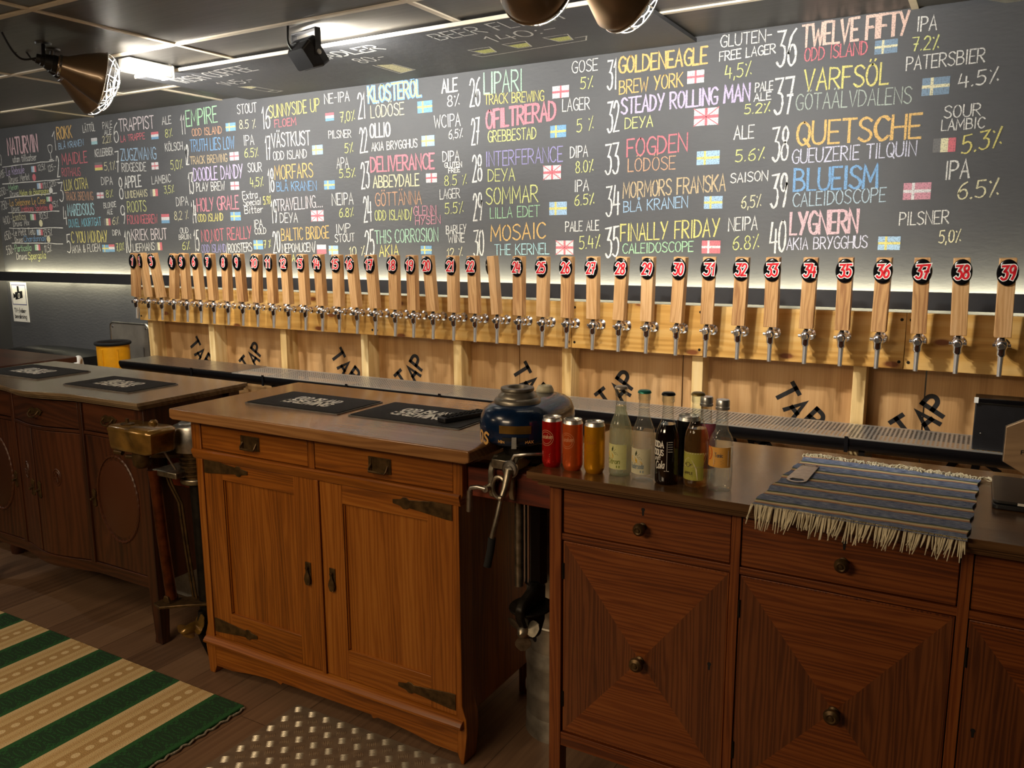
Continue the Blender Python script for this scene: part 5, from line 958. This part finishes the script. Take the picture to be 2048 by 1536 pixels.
# ================================================================== floor things
def rug_mat():
    t = NT('woven_rug_green_beige'); o = t.n('ShaderNodeTexCoord').outputs['Object']; s = t.n('ShaderNodeSeparateXYZ', Vector=o)
    u = t.math('MULTIPLY', t.math('FRACT', t.math('MULTIPLY', t.math('SUBTRACT', 0., s.outputs[0]), 1/.325)), .325)
    y = s.outputs[1]
    yy = t.math('SUBTRACT', t.math('FRACT', t.math('MULTIPLY', y, 1/.046)), .5)
    def ell(c, a, b, sh=0.):
        p = t.math('MULTIPLY', t.math('SUBTRACT', u, c), 1/a); q = t.math('MULTIPLY', t.math('SUBTRACT', t.math('FRACT', t.math('ADD', t.math('MULTIPLY', y, 1/.046), sh)), .5), 1/b)
        return t.math('SQRT', t.math('ADD', t.math('MULTIPLY', p, p), t.math('MULTIPLY', q, q)))
    e1 = ell(.072, .050, .42)
    ringm = t.math('LESS_THAN', t.math('ABSOLUTE', t.math('SUBTRACT', e1, .82)), .22)
    e2 = t.math('LESS_THAN', ell(.072, .03, .16), 1.)
    chk = t.n('ShaderNodeTexChecker', Vector=o, Scale=95.); chk.inputs[1].default_value = (1, 1, 1, 1); chk.inputs[2].default_value = (0, 0, 0, 1)
    side = t.math('MULTIPLY', t.math('GREATER_THAN', e1, 1.05), t.math('MULTIPLY', chk.outputs['Fac'], t.math('LESS_THAN', t.math('ABSOLUTE', t.math('SUBTRACT', u, .072)), .055)))
    dk = t.math('MAXIMUM', t.math('MAXIMUM', ringm, e2), side)
    nz = t.n('ShaderNodeTexNoise', Vector=o, Scale=260., Detail=2.)
    green = t.mix(dk, lin('#1f5a2c'), lin('#153520')); green = t.mix(t.math('MULTIPLY', nz.outputs[0], .5), green, lin('#16401f'))
    c = t.math('ABSOLUTE', t.math('SUBTRACT', u, .235))
    beige = t.ramp(c, [(0, lin('#b99a68')), (.028, lin('#b08e5c')), (.032, lin('#d6bd8d')), (.05, lin('#cdb382')), (.056, lin('#c2a06e')), (.08, lin('#d9c194')), (.09, lin('#d9c194'))])
    dots = t.math('MULTIPLY', t.math('LESS_THAN', c, .012), t.math('LESS_THAN', ell(.235, .012, .30, .3), 1.))
    beige = t.mix(dots, beige, lin('#e6d2a6')); beige = t.mix(t.math('MULTIPLY', nz.outputs[0], .45), beige, lin('#a68650'))
    k = t.math('LESS_THAN', u, .145)
    t.set(Base__Color=t.mix(k, beige, green), Roughness=.95)
    t.bump(t.math('ADD', t.math('MULTIPLY', dk, -.6), nz.outputs[0]), .6, .006); return t.m
t = thing('floor_rug', 'long woven rug with green and beige stripes on the wooden floor', 'rug', (-2.066, 1.75, 0))
m = MB(); m.prism(rrect(-4.66, -2.066, .45, 1.75, .004), 'z', .001, .012, 'x'); part(t, 'weave', m, rug_mat(), .003)
m = MB(); yy = [.452+i*(1.745-.452)/130 for i in range(131)]
m.tube([(-2.058+.004*math.sin(i*1.3), y, .006+.002*math.sin(i*2.1)) for i, y in enumerate(yy)], .004, 6); part(t, 'hem', m, plain('grey_rug_hem', '#8f8878', .9, noise=.3, scale=200))
# chequered metal plate
t = thing('floor_plate', 'aluminium chequer plate lying on the floor before the honey oak sideboard', 'floor plate', (-1.4, 1.4, 0))
m = MB(); X0, Y1 = -1.925, 1.8545; m.box(X0, -.98, .75, Y1, .0005, .003)
pm = NT('chequer_plate_metal'); o_ = pm.n('ShaderNodeTexCoord').outputs['Object']; nz = pm.n('ShaderNodeTexNoise', Vector=o_, Scale=30., Detail=5.)
pm.set(Base__Color=pm.ramp(nz.outputs[0], [(.3, lin('#7a6a5a')), (.7, lin('#94846f'))]), Roughness=.45, Metallic=.45)
part(t, 'plate', m, pm.m)
m = MB(); S = .0622
def bar(cx, cy, dx, dy, L=.0135, w=.0020, h=.0022):
    nx_, ny_ = -dy, dx; z = .003; A = (cx-dx*L, cy-dy*L, z); B = (cx+dx*L, cy+dy*L, z); Cp = (cx+nx_*w, cy+ny_*w, z); D = (cx-nx_*w, cy-ny_*w, z); T1 = (cx-dx*L*.55, cy-dy*L*.55, z+h); T2 = (cx+dx*L*.55, cy+dy*L*.55, z+h)
    b = len(m.v); m.v += [A, B, Cp, D, T1, T2]
    for f in ((0, 3, 4), (3, 5, 4), (3, 1, 5), (1, 2, 5), (2, 4, 5), (2, 0, 4)): m.f.append(tuple(b+i for i in f)); m.uv.append([(0, 0)]*3); m.mi.append(0); m.sm.append(True)
for i in range(15):
    for j in range(17):
        for o, ang in ((0, 38), (.5, 128)):
            cx = -1.898+(i+o)*S; cy = 1.832-(j+o)*S; a = math.radians(ang)
            if cx > -1.0 or cy < .78: continue
            for k in range(-2, 3): bar(cx-math.sin(a)*k*.0064, cy+math.cos(a)*k*.0064, math.cos(a), math.sin(a))
part(t, 'raised_bars', m, plain('polished_bar_metal', '#f2e8d2', .36, .9, .03), weld=False)
# kegs between the sideboards
def keg(z0, h, label, x=-1.088, y=2.195, r=.117):
    t = thing('beer_keg', label, 'keg', (x, y, z0), 'steel kegs behind the blue motor')
    m = MB(); m.lathe([(.0001, .03), (r*.7, .035), (r*.93, .055), (r*.97, .075), (r*.97, h*.34), (r, h*.36), (r, h*.40), (r*.97, h*.42), (r*.97, h*.60), (r, h*.62), (r, h*.66), (r*.97, h*.68), (r*.97, h-.085), (r*.9, h-.06), (r*.6, h-.04), (.0001, h-.036)], (x, y, z0), 40); part(t, 'drum', m, M['keg'])
    m = MB(); m.lathe([(r*.96, .07), (r*.985, .06), (r*.985, .012), (r, .0), (r*.94, 0), (r*.93, .06)], (x, y, z0), 40); part(t, 'base_ring', m, M['keg'])
    m = MB(); m.lathe([(r*.97, h-.09), (r*.985, h-.075), (r*.985, h-.012), (r, h-.006), (r*.97, h), (r*.93, h-.004), (r*.92, h-.07)], (x, y, z0), 40); part(t, 'handle_ring', m, M['keg'])
    for a in (-112, -30, 70, 160):
        a = math.radians(a); m = MB(); m.lathe([(.0001, 0), (.013, 0), (.013, .002), (.0001, .002)], (x+math.cos(a)*r*.975, y+math.sin(a)*r*.975, z0+h-.042), 14, (math.cos(a), math.sin(a), 0), sx=.8, sy=1.2); part(t, 'grip_hole', m, M['black'])
    m = MB(); m.lathe([(.0001, h-.04), (.03, h-.04), (.03, h-.02), (.018, h-.016), (.0001, h-.016)], (x, y, z0), 20); part(t, 'valve', m, M['steel'])
keg(0, .385, 'short steel keg standing on the floor behind the blue motor'); keg(.3855, .45, 'steel keg stacked on the keg behind the blue motor')
# yellow bin, steel panel, hose, padded bench behind the left sideboard
t = thing('waste_bin', 'yellow bin with black rubber rim beside the tap wall', 'bin', (-4.625, 3.1, 0))
m = MB(); m.lathe([(.0001, .005), (.078, .005), (.082, 0), (.084, .02), (.094, .94), (.093, .955), (.088, .955), (.08, .03), (.0001, .025)], (-4.625, 3.1, 0), 40); part(t, 'body', m, M['bin_yellow'])
m = MB(); m.tube([(-4.625+.095*math.cos(a*PI/24), 3.1+.095*math.sin(a*PI/24), .962) for a in range(48)], .011, 10, closed=True); part(t, 'rim', m, M['rubber'])
for a in (-75, -20): a = math.radians(a); m = MB(); m.tube([(-4.625+.085*math.cos(a), 3.1+.085*math.sin(a), .02), (-4.625+.095*math.cos(a), 3.1+.095*math.sin(a), .93)], .005, 6); part(t, 'rib', m, M['bin_yellow'])
t = thing('steel_panel', 'upright stainless steel panel with rounded corners behind the yellow bin', 'panel', (-4.82, 3.36, 0))
m = MB(); m.prism(rrect(-5.01, -4.62, .35, 1.052, .03), 'y', 3.352, 3.358, 'z'); part(t, 'sheet', m, plain('dull_stainless', '#a39c90', .45, .6, .15, 6))
m = MB(); m.tube([(x, 3.352, z) for x, z in rrect(-5.01, -4.62, .35, 1.052, .03)], .006, 8, closed=True); part(t, 'frame', m, M['steel'])
for x in (-4.985, -4.645): m = MB(); m.lathe([(.0001, 0), (.009, 0), (.007, .003), (.0001, .004)], (x, 3.352, 1.025), 12, (0, -1, 0)); part(t, 'screw', m, M['chrome'])
for x in (-4.95, -4.68): m = MB(); m.cyl((x, 3.362, 0), (x, 3.362, .9), .012, 12); part(t, 'leg', m, M['steel'])
t = thing('drain_pipe', 'white bent pipe between the black bench and the yellow bin', 'pipe', (-4.81, 3.0, 0))
m = MB(); P = [(-4.81, 3.0, 0), (-4.81, 3.0, .78)]+[(-4.81+.05*(1-math.cos(a*PI/12)), 3.0-.045*(1-math.cos(a*PI/12)), .80+.075*math.sin(a*PI/12)) for a in range(12)]; m.tube(P, .018, 12); part(t, 'tube', m, M['white'])
t = thing('padded_bench', 'black leather padded bench with a round metal stud, behind the left sideboard', 'bench', (-5.4, 3.25, 0))
m = MB(); xs = [-5.84+.90*i/16 for i in range(17)]; ysb = [3.10+.235*j/8 for j in range(9)]
m.grid([[(x, y, .850+.030*(math.sin(PI*i/16)*math.sin(PI*j/8)+1e-9)**.5) for j, y in enumerate(ysb)] for i, x in enumerate(xs)], 0, True)
m.box(-5.84, -4.94, 3.10, 3.335, .78, .850); part(t, 'cushion', m, M['leather'], .010, seg=3)
part(t, 'frame', bx(-5.82, -4.96, 3.12, 3.32, .70, .78), M['black'])
for x in (-5.79, -4.99):
    for y in (3.14, 3.30): part(t, 'leg', bx(x-.02, x+.02, y-.02, y+.02, 0, .70), M['black'])
m = MB(); m.lathe([(.0001, 0), (.02, 0), (.017, .008), (.008, .011), (.0001, .011)], (-5.16, 3.10, .832), 18, (0, -1, 0)); part(t, 'stud', m, M['chrome'])
# ================================================================== outboard motors
def stadium(cx, y0, y1, r, inset, z, bulge=0., n=14):
    R = r-inset
    return [(cx+R*math.cos(math.radians(a)), y0+R*math.sin(math.radians(a)), z) for a in [180+180*i/n for i in range(n+1)]]+[(cx+R*.92*math.cos(math.radians(a)), y1+R*.92*math.sin(math.radians(a)), z) for a in [180*i/n for i in range(n+1)]]
t = thing('outboard_motor', 'old outboard motor with blue enamel tank clamped on the beam behind the cans', 'outboard motor', (-1.10, 1.95, .93))
cx, y0, y1, r = -1.105, 1.945, 2.085, .107
m = MB(); prof = ((1.004, .034), (1.008, .020), (1.018, .006), (1.032, .001), (1.055, 0), (1.078, .003), (1.098, .012), (1.110, .028), (1.116, .050), (1.118, .085))
rows = [stadium(cx, y0, y1, r, i, z) for z, i in prof]; m.grid(rows, 0, True, True); m.face(rows[0][::-1], None, 0, True); m.face(rows[-1], None, 0, True)
tank = part(t, 'fuel_tank', m, M['blue_enamel'])
def wrap(u, v, o=.0006):  # front of the tank, u to the viewer's right, centred on the front
    a = -PI/2+.42+u/r; return (cx+(r+o)*math.cos(a), y0+(r+o)*math.sin(a), v)
m = MB(); write(m, 'os', -.132, 1.012, -.085, 1.012, .052, .007, wrap, 0, 0, .15); part(tank, 'gold_script', m, M['gold_ink'], weld=False)
m = MB(); write(m, 'MAX', .030, 1.022, .052, 1.022, .007, .0016, wrap); part(tank, 'lettering', m, M['gold_ink'], weld=False)
m = MB()
write(m, 'MIN', -.045, 1.022, -.028, 1.022, .007, .0016, wrap)
part(tank, 'lettering', m, M['gold_ink'], weld=False)
def wpatch(u0, u1, v0, v1, o, mat, name):
    m = MB(); m.grid([[wrap(u0+(u1-u0)*i/8, v, o) for i in range(9)] for v in (v0, v1)], 0, True); part(tank, name, m, mat)
wpatch(-.042, .046, 1.048, 1.070, .0010, M['brass'], 'brass_plate'); wpatch(-.034, .036, 1.028, 1.038, .0010, M['black'], 'lever_slot')
m = MB(); p = [wrap(-.006, 1.040, .004), wrap(.006, 1.040, .004), wrap(.006, 1.010, .010), wrap(-.006, 1.010, .010)]; q = [wrap(-.006, 1.040, .0005), wrap(.006, 1.040, .0005), wrap(.006, 1.012, .0005), wrap(-.006, 1.012, .0005)]
m.face(p); [m.face([p[i], q[i], q[(i+1) % 4], p[(i+1) % 4]]) for i in range(4)]; part(tank, 'throttle_lever', m, M['steel'])
m = MB(); m.lathe([(.076, 1.112), (.076, 1.120), (.073, 1.126), (.064, 1.130), (.062, 1.136), (.056, 1.140), (.052, 1.146), (.055, 1.150), (.054, 1.156), (.045, 1.158), (.034, 1.157), (.030, 1.150), (.022, 1.140), (.02, 1.132), (.0001, 1.132)], (cx-.004, 1.95, 0), 44); m.v = [((x-cx+.004)*.86+cx-.004, (y-1.95)*.86+1.95, z) for x, y, z in m.v]; part(t, 'flywheel', m, plain('grey_flywheel', '#948d80', .38, .75, .25, 20))
m = MB(); m.lathe([(.026, 1.116), (.026, 1.124), (.023, 1.130), (.020, 1.136), (.012, 1.138), (.010, 1.132), (.0001, 1.132)], (cx-.004, 2.115, 0), 28); part(t, 'fuel_cap', m, M['cream'])
m = MB(); m.lathe([(.0001, .935), (.05, .935), (.062, .945), (.062, .987), (.0001, .987)], (cx, 1.985, .018), 24); part(t, 'powerhead', m, M['iron'])
# clamp bracket over the beam, screws, tiller
m = MB()
for x in (-1.150, -1.085):
    m.prism([(1.875, .948), (1.868, .93), (1.868, .87), (1.876, .852), (1.884, .87), (1.884, .932), (1.95, .934), (1.985, .95), (1.985, .965), (1.9, .968)], 'x', x-.009, x+.009)
m.box(-1.15, -1.085, 1.872, 1.96, .936, .964); part(t, 'clamp_bracket', m, M['alu'], .003)
m = MB(); m.lathe([(.0001, 0), (.024, 0), (.025, .006), (.021, .010), (.020, .008), (.012, .009), (.011, .013), (.0001, .014)], (-1.083, 1.866, .945), 28, (0, -1, 0)); part(t, 'pivot_disc', m, M['steel'])
m = MB(); m.tube([(-1.083, 1.856, .945), (-1.085, 1.84, .90), (-1.088, 1.822, .872)], .010, 10, radii=[.014, .011, .007]); m.tube([(-1.088, 1.822, .872), (-1.092, 1.81, .83), (-1.105, 1.80, .765)], .0075, 10); m.lathe([(.0001, -.008), (.010, -.004), (.010, .004), (.0001, .008)], (-1.088, 1.822, .872), 12, (1, 0, 0)); part(t, 'tiller', m, M['alu'])
m = MB(); m.tube([(-1.105, 1.80, .765), (-1.108, 1.797, .73), (-1.115, 1.79, .685)], .011, 12); part(t, 'tiller_grip', m, M['rubber'])
m = MB(); m.cyl((-1.15, 1.872, .885), (-1.15, 1.838, .885), .010, 14); m.tube([(-1.15, 1.842, .885), (-1.172, 1.838, .888), (-1.193, 1.836, .884), (-1.197, 1.835, .872)], .007, 10); m.tube([(-1.197, 1.835, .875), (-1.199, 1.834, .815)], .0085, 12); part(t, 'clamp_screw', m, M['steel'])
m = MB(); m.tube([(-1.118+.022*math.cos(a*PI/12), 1.862, .888+.030*math.sin(a*PI/12)) for a in range(24)], .006, 8, closed=True); part(t, 'clamp_ring', m, M['alu'])
m = MB(); m.tube([(-1.083, 1.868, .965), (-1.07, 1.865, .985), (-1.03, 1.87, .992), (-1.00, 1.90, .990)], .005, 8); part(t, 'cover_rim', m, M['steel'])
m = MB(); m.cyl((-1.13, 1.992, .96), (-1.13, 1.992, .55), .013, 16); m.lathe([(.0001, .83), (.022, .83), (.024, .845), (.018, .86), (.0001, .86)], (-1.13, 1.992, 0), 18); part(t, 'exhaust_tube', m, M['alu'])
m = MB(); m.prism([(-1.110, 1.992), (-1.085, 1.976), (-1.060, 1.992), (-1.055, 2.03), (-1.085, 2.06), (-1.115, 2.03)], 'z', .56, .96, sm=False); part(t, 'drive_shaft_housing', m, M['black_gloss'], .003)
for x in (-1.102, -1.090): m = MB(); m.cyl((x, 1.976, .575), (x, 1.976, .90), .0035, 8); part(t, 'rod', m, M['chrome'])
m = MB(); m.prism([(1.90, .548), (1.88, .53), (1.885, .50), (1.90, .47), (1.92, .44), (1.95, .415), (1.99, .41), (2.02, .45), (2.025, .56), (1.98, .575)], 'x', -1.085, -1.055); part(t, 'gear_case', m, M['iron'], .008)
m = MB(); P = [(-1.075+.062*math.cos(a*PI/14), 1.965+.072*math.sin(a*PI/14)) for a in range(28)]; m.prism(P, 'z', .505, .511); part(t, 'cavitation_plate', m, M['iron'], .002)
m = MB(); m.lathe([(.0001, 0), (.012, .006), (.02, .02), (.022, .05), (.0001, .05)], (-1.068, 1.885, .455), 18, (0, 1, 0)); 
for k in range(3):
    a = k*2*PI/3+.5; c, s2 = math.cos(a), math.sin(a); rows = []
    for q in range(6):
        rr = .014+.044*q/5; ww = .020*math.sin(PI*(q+.8)/6.4); rows.append([(-1.068+c*rr-s2*w*ww, 1.905+w*ww*.6, .455+s2*rr+c*w*ww) for w in (-1, -.3, .4, 1)])
    m.grid(rows, 0, True); m.grid([[(x, y+.003, z) for x, y, z in rr] for rr in rows], 0, True, flip=True)
part(t, 'propeller', m, M['alu'])
# ---- old gold painted outboard between the left sideboards
t = thing('outboard_motor', 'old outboard motor with worn gold tank and copper pipe, left of the honey oak sideboard', 'outboard motor', (-2.5, 1.88, .9))
m = MB(); out = [(-2.672, 1.742), (-2.655, 1.733), (-2.455, 1.728), (-2.436, 1.742), (-2.430, 1.83), (-2.445, 1.85), (-2.655, 1.85), (-2.674, 1.83)]
def off(P, d): c = (sum(p[0] for p in P)/len(P), sum(p[1] for p in P)/len(P)); return [(p[0]+(c[0]-p[0])*d, p[1]+(c[1]-p[1])*d) for p in P]
rows = [[(x, y, z) for x, y in off(out, d)] for z, d in ((.836, .10), (.842, .04), (.852, .03), (.898, .0), (.904, -.025), (.910, -.025), (.916, .01), (.921, .05), (.924, .12))]
m.grid(rows, 0, False, True); m.face(rows[0][::-1]); m.face(rows[-1]); tank = part(t, 'fuel_tank', m, M['brass'], .002)
m = MB(); m.lathe([(.022, .922), (.024, .928), (.006, .931), (.006, .942), (.0001, .943)], (-2.605, 1.775, 0), 20); m.box(-2.612, -2.598, 1.772, 1.778, .93, .945); part(tank, 'filler_cap', m, M['bronze'])
m = MB(); m.lathe([(.0001, 0), (.010, .003), (.014, .015), (.011, .03), (.0001, .034)], (-2.545, 1.82, .922), 14, (1, .2, .3)); part(tank, 'vent_valve', m, M['brass'])
m = MB(); m.lathe([(.0001, .815), (.068, .815), (.070, .83), (.070, .90), (.066, .908), (.050, .913), (.046, .918), (.024, .920), (.020, .924), (.0001, .925)], (-2.462, 1.935, 0), 36); part(t, 'flywheel', m, M['steel'])
m = MB(); m.lathe([(.0001, .70), (.040, .70), (.044, .715), (.044, .722)]+sum([[(.055, .725+k*.016), (.055, .731+k*.016), (.046, .733+k*.016), (.046, .739+k*.016)] for k in range(5)], [])+[(.05, .815), (.0001, .815)], (-2.462, 1.935, 0), 28); part(t, 'cylinder_block', m, M['bronze'])
m = MB(); m.lathe([(.0001, .762), (.018, .764), (.030, .775), (.034, .80), (.030, .825), (.0001, .836)], (-2.575, 1.80, 0), 22); m.cyl((-2.575, 1.80, .80), (-2.64, 1.785, .80), .008, 10); m.cyl((-2.655, 1.781, .812), (-2.69, 1.775, .815), .009, 10); m.cyl((-2.575, 1.80, .815), (-2.46, 1.93, .80), .016, 12); part(t, 'carburettor', m, M['bronze'])
m = MB(); m.tube([(-2.50, 1.79, .845), (-2.50, 1.78, .815)], .003, 6); part(t, 'choke_lever', m, M['steel'])
m = MB(); m.tube([(-2.485, 1.82, .84), (-2.465, 1.83, .80), (-2.462, 1.85, .76)], .004, 6); part(t, 'linkage', m, M['steel'])
m = MB(); m.lathe([(.0001, .69), (.052, .69), (.056, .70), (.056, .712), (.0001, .714)], (-2.462, 1.935, 0), 24); m.box(-2.58, -2.45, 1.84, 1.95, .725, .748); part(t, 'mounting_collar', m, M['alu'], .004)
m = MB(); m.tube([(-2.575, 1.845, .745), (-2.573, 1.845, .70), (-2.566, 1.85, .50), (-2.553, 1.86, .245)], .021, 16, radii=[.024, .021, .0205, .020]); part(t, 'exhaust_tube', m, M['copper_tube'])
m = MB(); m.tube([(-2.462, 1.935, .70), (-2.458, 1.935, .5), (-2.452, 1.935, .10)], .027, 16, radii=[.026, .025, .027]); part(t, 'drive_shaft_housing', m, M['iron'])
for o in (0, .018): m = MB(); m.tube([(-2.535+o, 1.86, .74), (-2.53+o, 1.87, .69), (-2.505+o, 1.885, .62), (-2.495+o, 1.89, .45), (-2.482+o, 1.90, .25)], .0045, 6); part(t, 'fuel_line', m, M['bronze'])
m = MB(); m.prism([(-2.60, 1.815), (-2.55, 1.80), (-2.47, 1.87), (-2.40, 1.92), (-2.39, 1.97), (-2.45, 1.985), (-2.52, 1.93), (-2.60, 1.85)], 'z', .225, .235); m.prism([(-2.575, .235), (-2.535, .235), (-2.545, .262), (-2.565, .262)], 'y', 1.835, 1.88); part(t, 'cavitation_plate', m, M['bronze'], .002)
m = MB(); rows = []
for z, L, w in ((.20, .05, .024), (.15, .06, .03), (.12, .062, .032), (.08, .05, .02), (.03, .03, .006), (.002, .02, .004)):
    rows.append([(-2.452+L*math.cos(a*PI/10)*.8*.5-.01, 1.935+(L*math.cos(a*PI/10))*.8+.0, z) if False else (-2.452+w*math.sin(a*PI/10)*.8, 1.945+L*math.cos(a*PI/10), z) for a in range(20)])
m.grid(rows, 0, True, True); m.face(rows[0]); m.face(rows[-1][::-1]); part(t, 'gear_case', m, M['iron'])
m = MB(); hub = Vector((-2.478, 1.862, .135)); m.lathe([(.0001, -.03), (.010, -.024), (.018, -.006), (.022, .02), (.022, .045), (.0001, .045)], hub, 18, (.1, 1, 0))
for k in range(2):
    a = k*PI+.55; c, s2 = math.cos(a), math.sin(a); rows = []
    for q in range(7):
        rr = .014+.066*q/6; ww = .034*math.sin(PI*(q+1)/8.); rows.append([(hub.x+c*rr-s2*w*ww, hub.y+.02+w*ww*.5, hub.z+s2*rr+c*w*ww) for w in (-1, -.3, .4, 1)])
    m.grid(rows, 0, True); m.grid([[(x, y+.003, z) for x, y, z in rr] for rr in rows], 0, True, flip=True)
part(t, 'propeller', m, M['brass'])

# ================================================================== lamps
def lamp(label, mouth, axis, power, cone=132, aim=None, anchor=None, R=.104, cs=-1, col=(1., .97, .91)):
    """metal reflector lamp; mouth = centre of the rim, axis = pointing direction"""
    ax = Vector(axis).normalized(); mo = Vector(mouth); q = Vector((0, 0, 1)).rotation_difference(ax)
    t = thing('reflector_lamp', label, 'lamp', tuple(mo-ax*.21), 'brown metal reflector lamps under the ceiling')
    base = mo-ax*.165
    m = MB(); outer = [(.036, .0), (.040, .012), (.046, .035), (.075, .09), (.097, .14), (R, .163), (R+.003, .166)]
    m.lathe(outer, base, 40, ax, 0); m.lathe([(r-.0025, h+.001) for r, h in outer[:-1]]+[(R+.003, .166)], base, 40, ax, 1); m.lathe([(.0001, .001), (.036, .0)], base, 40, ax, 0)
    part(t, 'shade', m, [M['lamp_brown'], M['lamp_inner']], weld=False)
    m = MB(); m.lathe([(.037, .004), (.042, .006), (.042, .013), (.039, .015)], base, 32, ax); part(t, 'collar', m, M['chrome'])
    m = MB(); m.lathe([(.0001, -.075), (.018, -.075), (.020, -.06), (.024, -.058), (.024, -.046), (.028, -.044), (.031, -.02), (.034, -.018), (.034, .001), (.0001, .002)], base, 24, ax); part(t, 'socket', m, M['black'])
    m = MB(); m.lathe([(.0001, .005), (.016, .006), (.018, .03), (.033, .075), (.036, .095), (.030, .118), (.016, .130), (.0001, .133)], base, 24, ax); part(t, 'bulb', m, M['bulb'])
    m = MB()
    for rr, h in ((R+.002, .168), (R*.86, .200), (R*.55, .222), (R*.2, .230)): m.tube([base+q @ Vector((rr*math.cos(a*PI/16), rr*math.sin(a*PI/16), h)) for a in range(32)], .0019, 6, closed=True)
    for k in range(8):
        a = k*PI/4; m.tube([base+q @ Vector((rr*math.cos(a), rr*math.sin(a), h)) for rr, h in ((R+.002, .166), (R*.97, .185), (R*.86, .200), (R*.55, .222), (R*.2, .230))], .0017, 6)
    part(t, 'wire_guard', m, M['wire'])
    s0 = base-ax*.03; an = Vector(anchor or (s0.x, s0.y, ZC)); an.z = ZC
    mid = (s0+an)/2+Vector((0, 0, -.02)); m = MB(); m.tube([s0, mid-Vector((.0, .01, .0)), an-Vector((0, 0, .002))], .008, 8); m.lathe([(.0001, -.008), (.03, -.008), (.032, 0), (.0001, 0)], an, 20); part(t, 'ceiling_mount', m, M['black'])
    e = base-ax*.075; m = MB(); m.tube(smooth3([e, e-ax*.05+Vector((0, 0, -.02)), e-ax*.07+Vector((cs*.01, -.01, .01)), Vector((e.x+cs*.06, e.y-.09, ZC-.002))]), .004, 6); part(t, 'cable', m, M['black'])
    l = spot_light('reflector_lamp_light', mo-ax*.01, aim or (mo+ax), power, col, cone, .45, .03)
    return t
def smooth3(P, k=5):
    P = [Vector(p) for p in P]; out = []
    for i in range(len(P)-1):
        a = P[max(i-1, 0)]; b = P[i]; c = P[i+1]; d = P[min(i+2, len(P)-1)]
        for j in range(k):
            u = j/k; out.append(.5*((2*b)+(c-a)*u+(2*a-5*b+4*c-d)*u*u+(3*b-a-3*c+d)*u**3))
    return out+[P[-1]]
lamp('brown reflector lamp at the left under the ceiling, upper of the pair', (-3.25, 2.235, 2.235), (.42, .88, -.22), 66, 142, anchor=(-3.45, 2.12, ZC)) #=(-3.45, 2.12, ZC))
lamp('brown reflector lamp at the left under the ceiling, lower of the pair behind the other', (-3.642, 2.463, 2.247), (.10, .90, -.42), 66, 150, anchor=(-3.52, 2.2, ZC)) #=(-3.52, 2.2, ZC))
lamp('brown reflector lamp at the top, left of the middle pair', (-1.075, 2.0, 2.205), (-.10, .95, -.27), 64, R=.096)
lamp('brown reflector lamp at the top, right of the middle pair', (-.882, 2.150, 2.19), (.38, .86, -.33), 64, R=.092, cs=1)
# black floodlight on a bracket
t = thing('floodlight', 'black floodlight on a bracket under the dark ceiling', 'floodlight', (-2.35, 2.47, ZC))
Fc = Vector((-2.335, 2.475, 2.268)); yaw = math.radians(-14); tilt = math.radians(38)
MF = Matrix.Translation(Fc) @ Matrix.Rotation(yaw, 4, 'Z') @ Matrix.Rotation(tilt, 4, 'X')
def fl(name, m, mat, **k): m.xform(MF); return part(t, name, m, mat, **k)
m = MB(); m.prism(rrect(-.075, .075, -.055, .055, .014), 'y', .0, .03); rows = [[(x*s, y, z*s) for x, z in rrect(-.075, .075, -.055, .055, .014)] for s, y in ((.97, 0), (.72, -.035))]; m.grid(rows, 0, False, True); m.face(rows[-1]); fl('housing', m, M['black'])
m = MB(); m.prism(rrect(-.066, .066, -.046, .046, .008), 'y', .0305, .0325); fl('lens', m, M['flood_glass'])
m = MB()
for x in (-.082, .082): m.box(x-.003, x+.003, -.012, .012, -.01, .085)
m.box(-.085, .085, -.012, .012, .083, .089); m.xform(Matrix.Translation(Fc) @ Matrix.Rotation(yaw, 4, 'Z')); part(t, 'bracket', m, M['black'], .001)
for s in (-1, 1): m = MB(); m.lathe([(.0001, 0), (.010, 0), (.010, .006), (.0001, .007)], (s*.083, 0, 0), 14, (s, 0, 0)); m.xform(Matrix.Translation(Fc) @ Matrix.Rotation(yaw, 4, 'Z')); part(t, 'bracket_bolt', m, M['steel'])
m = MB(); m.tube(smooth3([Fc+Vector((-.02, -.03, .0)), Fc+Vector((-.05, -.04, .04)), Vector((Fc.x-.06, Fc.y-.03, ZC-.001))]), .005, 8); part(t, 'cable', m, M['black'])
ax = (MF.to_3x3() @ Vector((0, 1, 0)))
spot_light('floodlight_light', Fc+ax*.045, Fc+ax*2, 55, (1., .97, .9), 150, .5, .04)
t = thing('light_fitting', 'white oblong light fitting under the ceiling behind the left reflector lamps', 'light fitting', (-3.4, 2.45, ZC))
part(t, 'housing', bx(-3.425, -3.345, 2.44, 2.66, ZC-.062, ZC-.0065), M['white'], .004); part(t, 'end_cap', bx(-3.427, -3.343, 2.66, 2.672, ZC-.064, ZC-.0065), M['white'], .003)
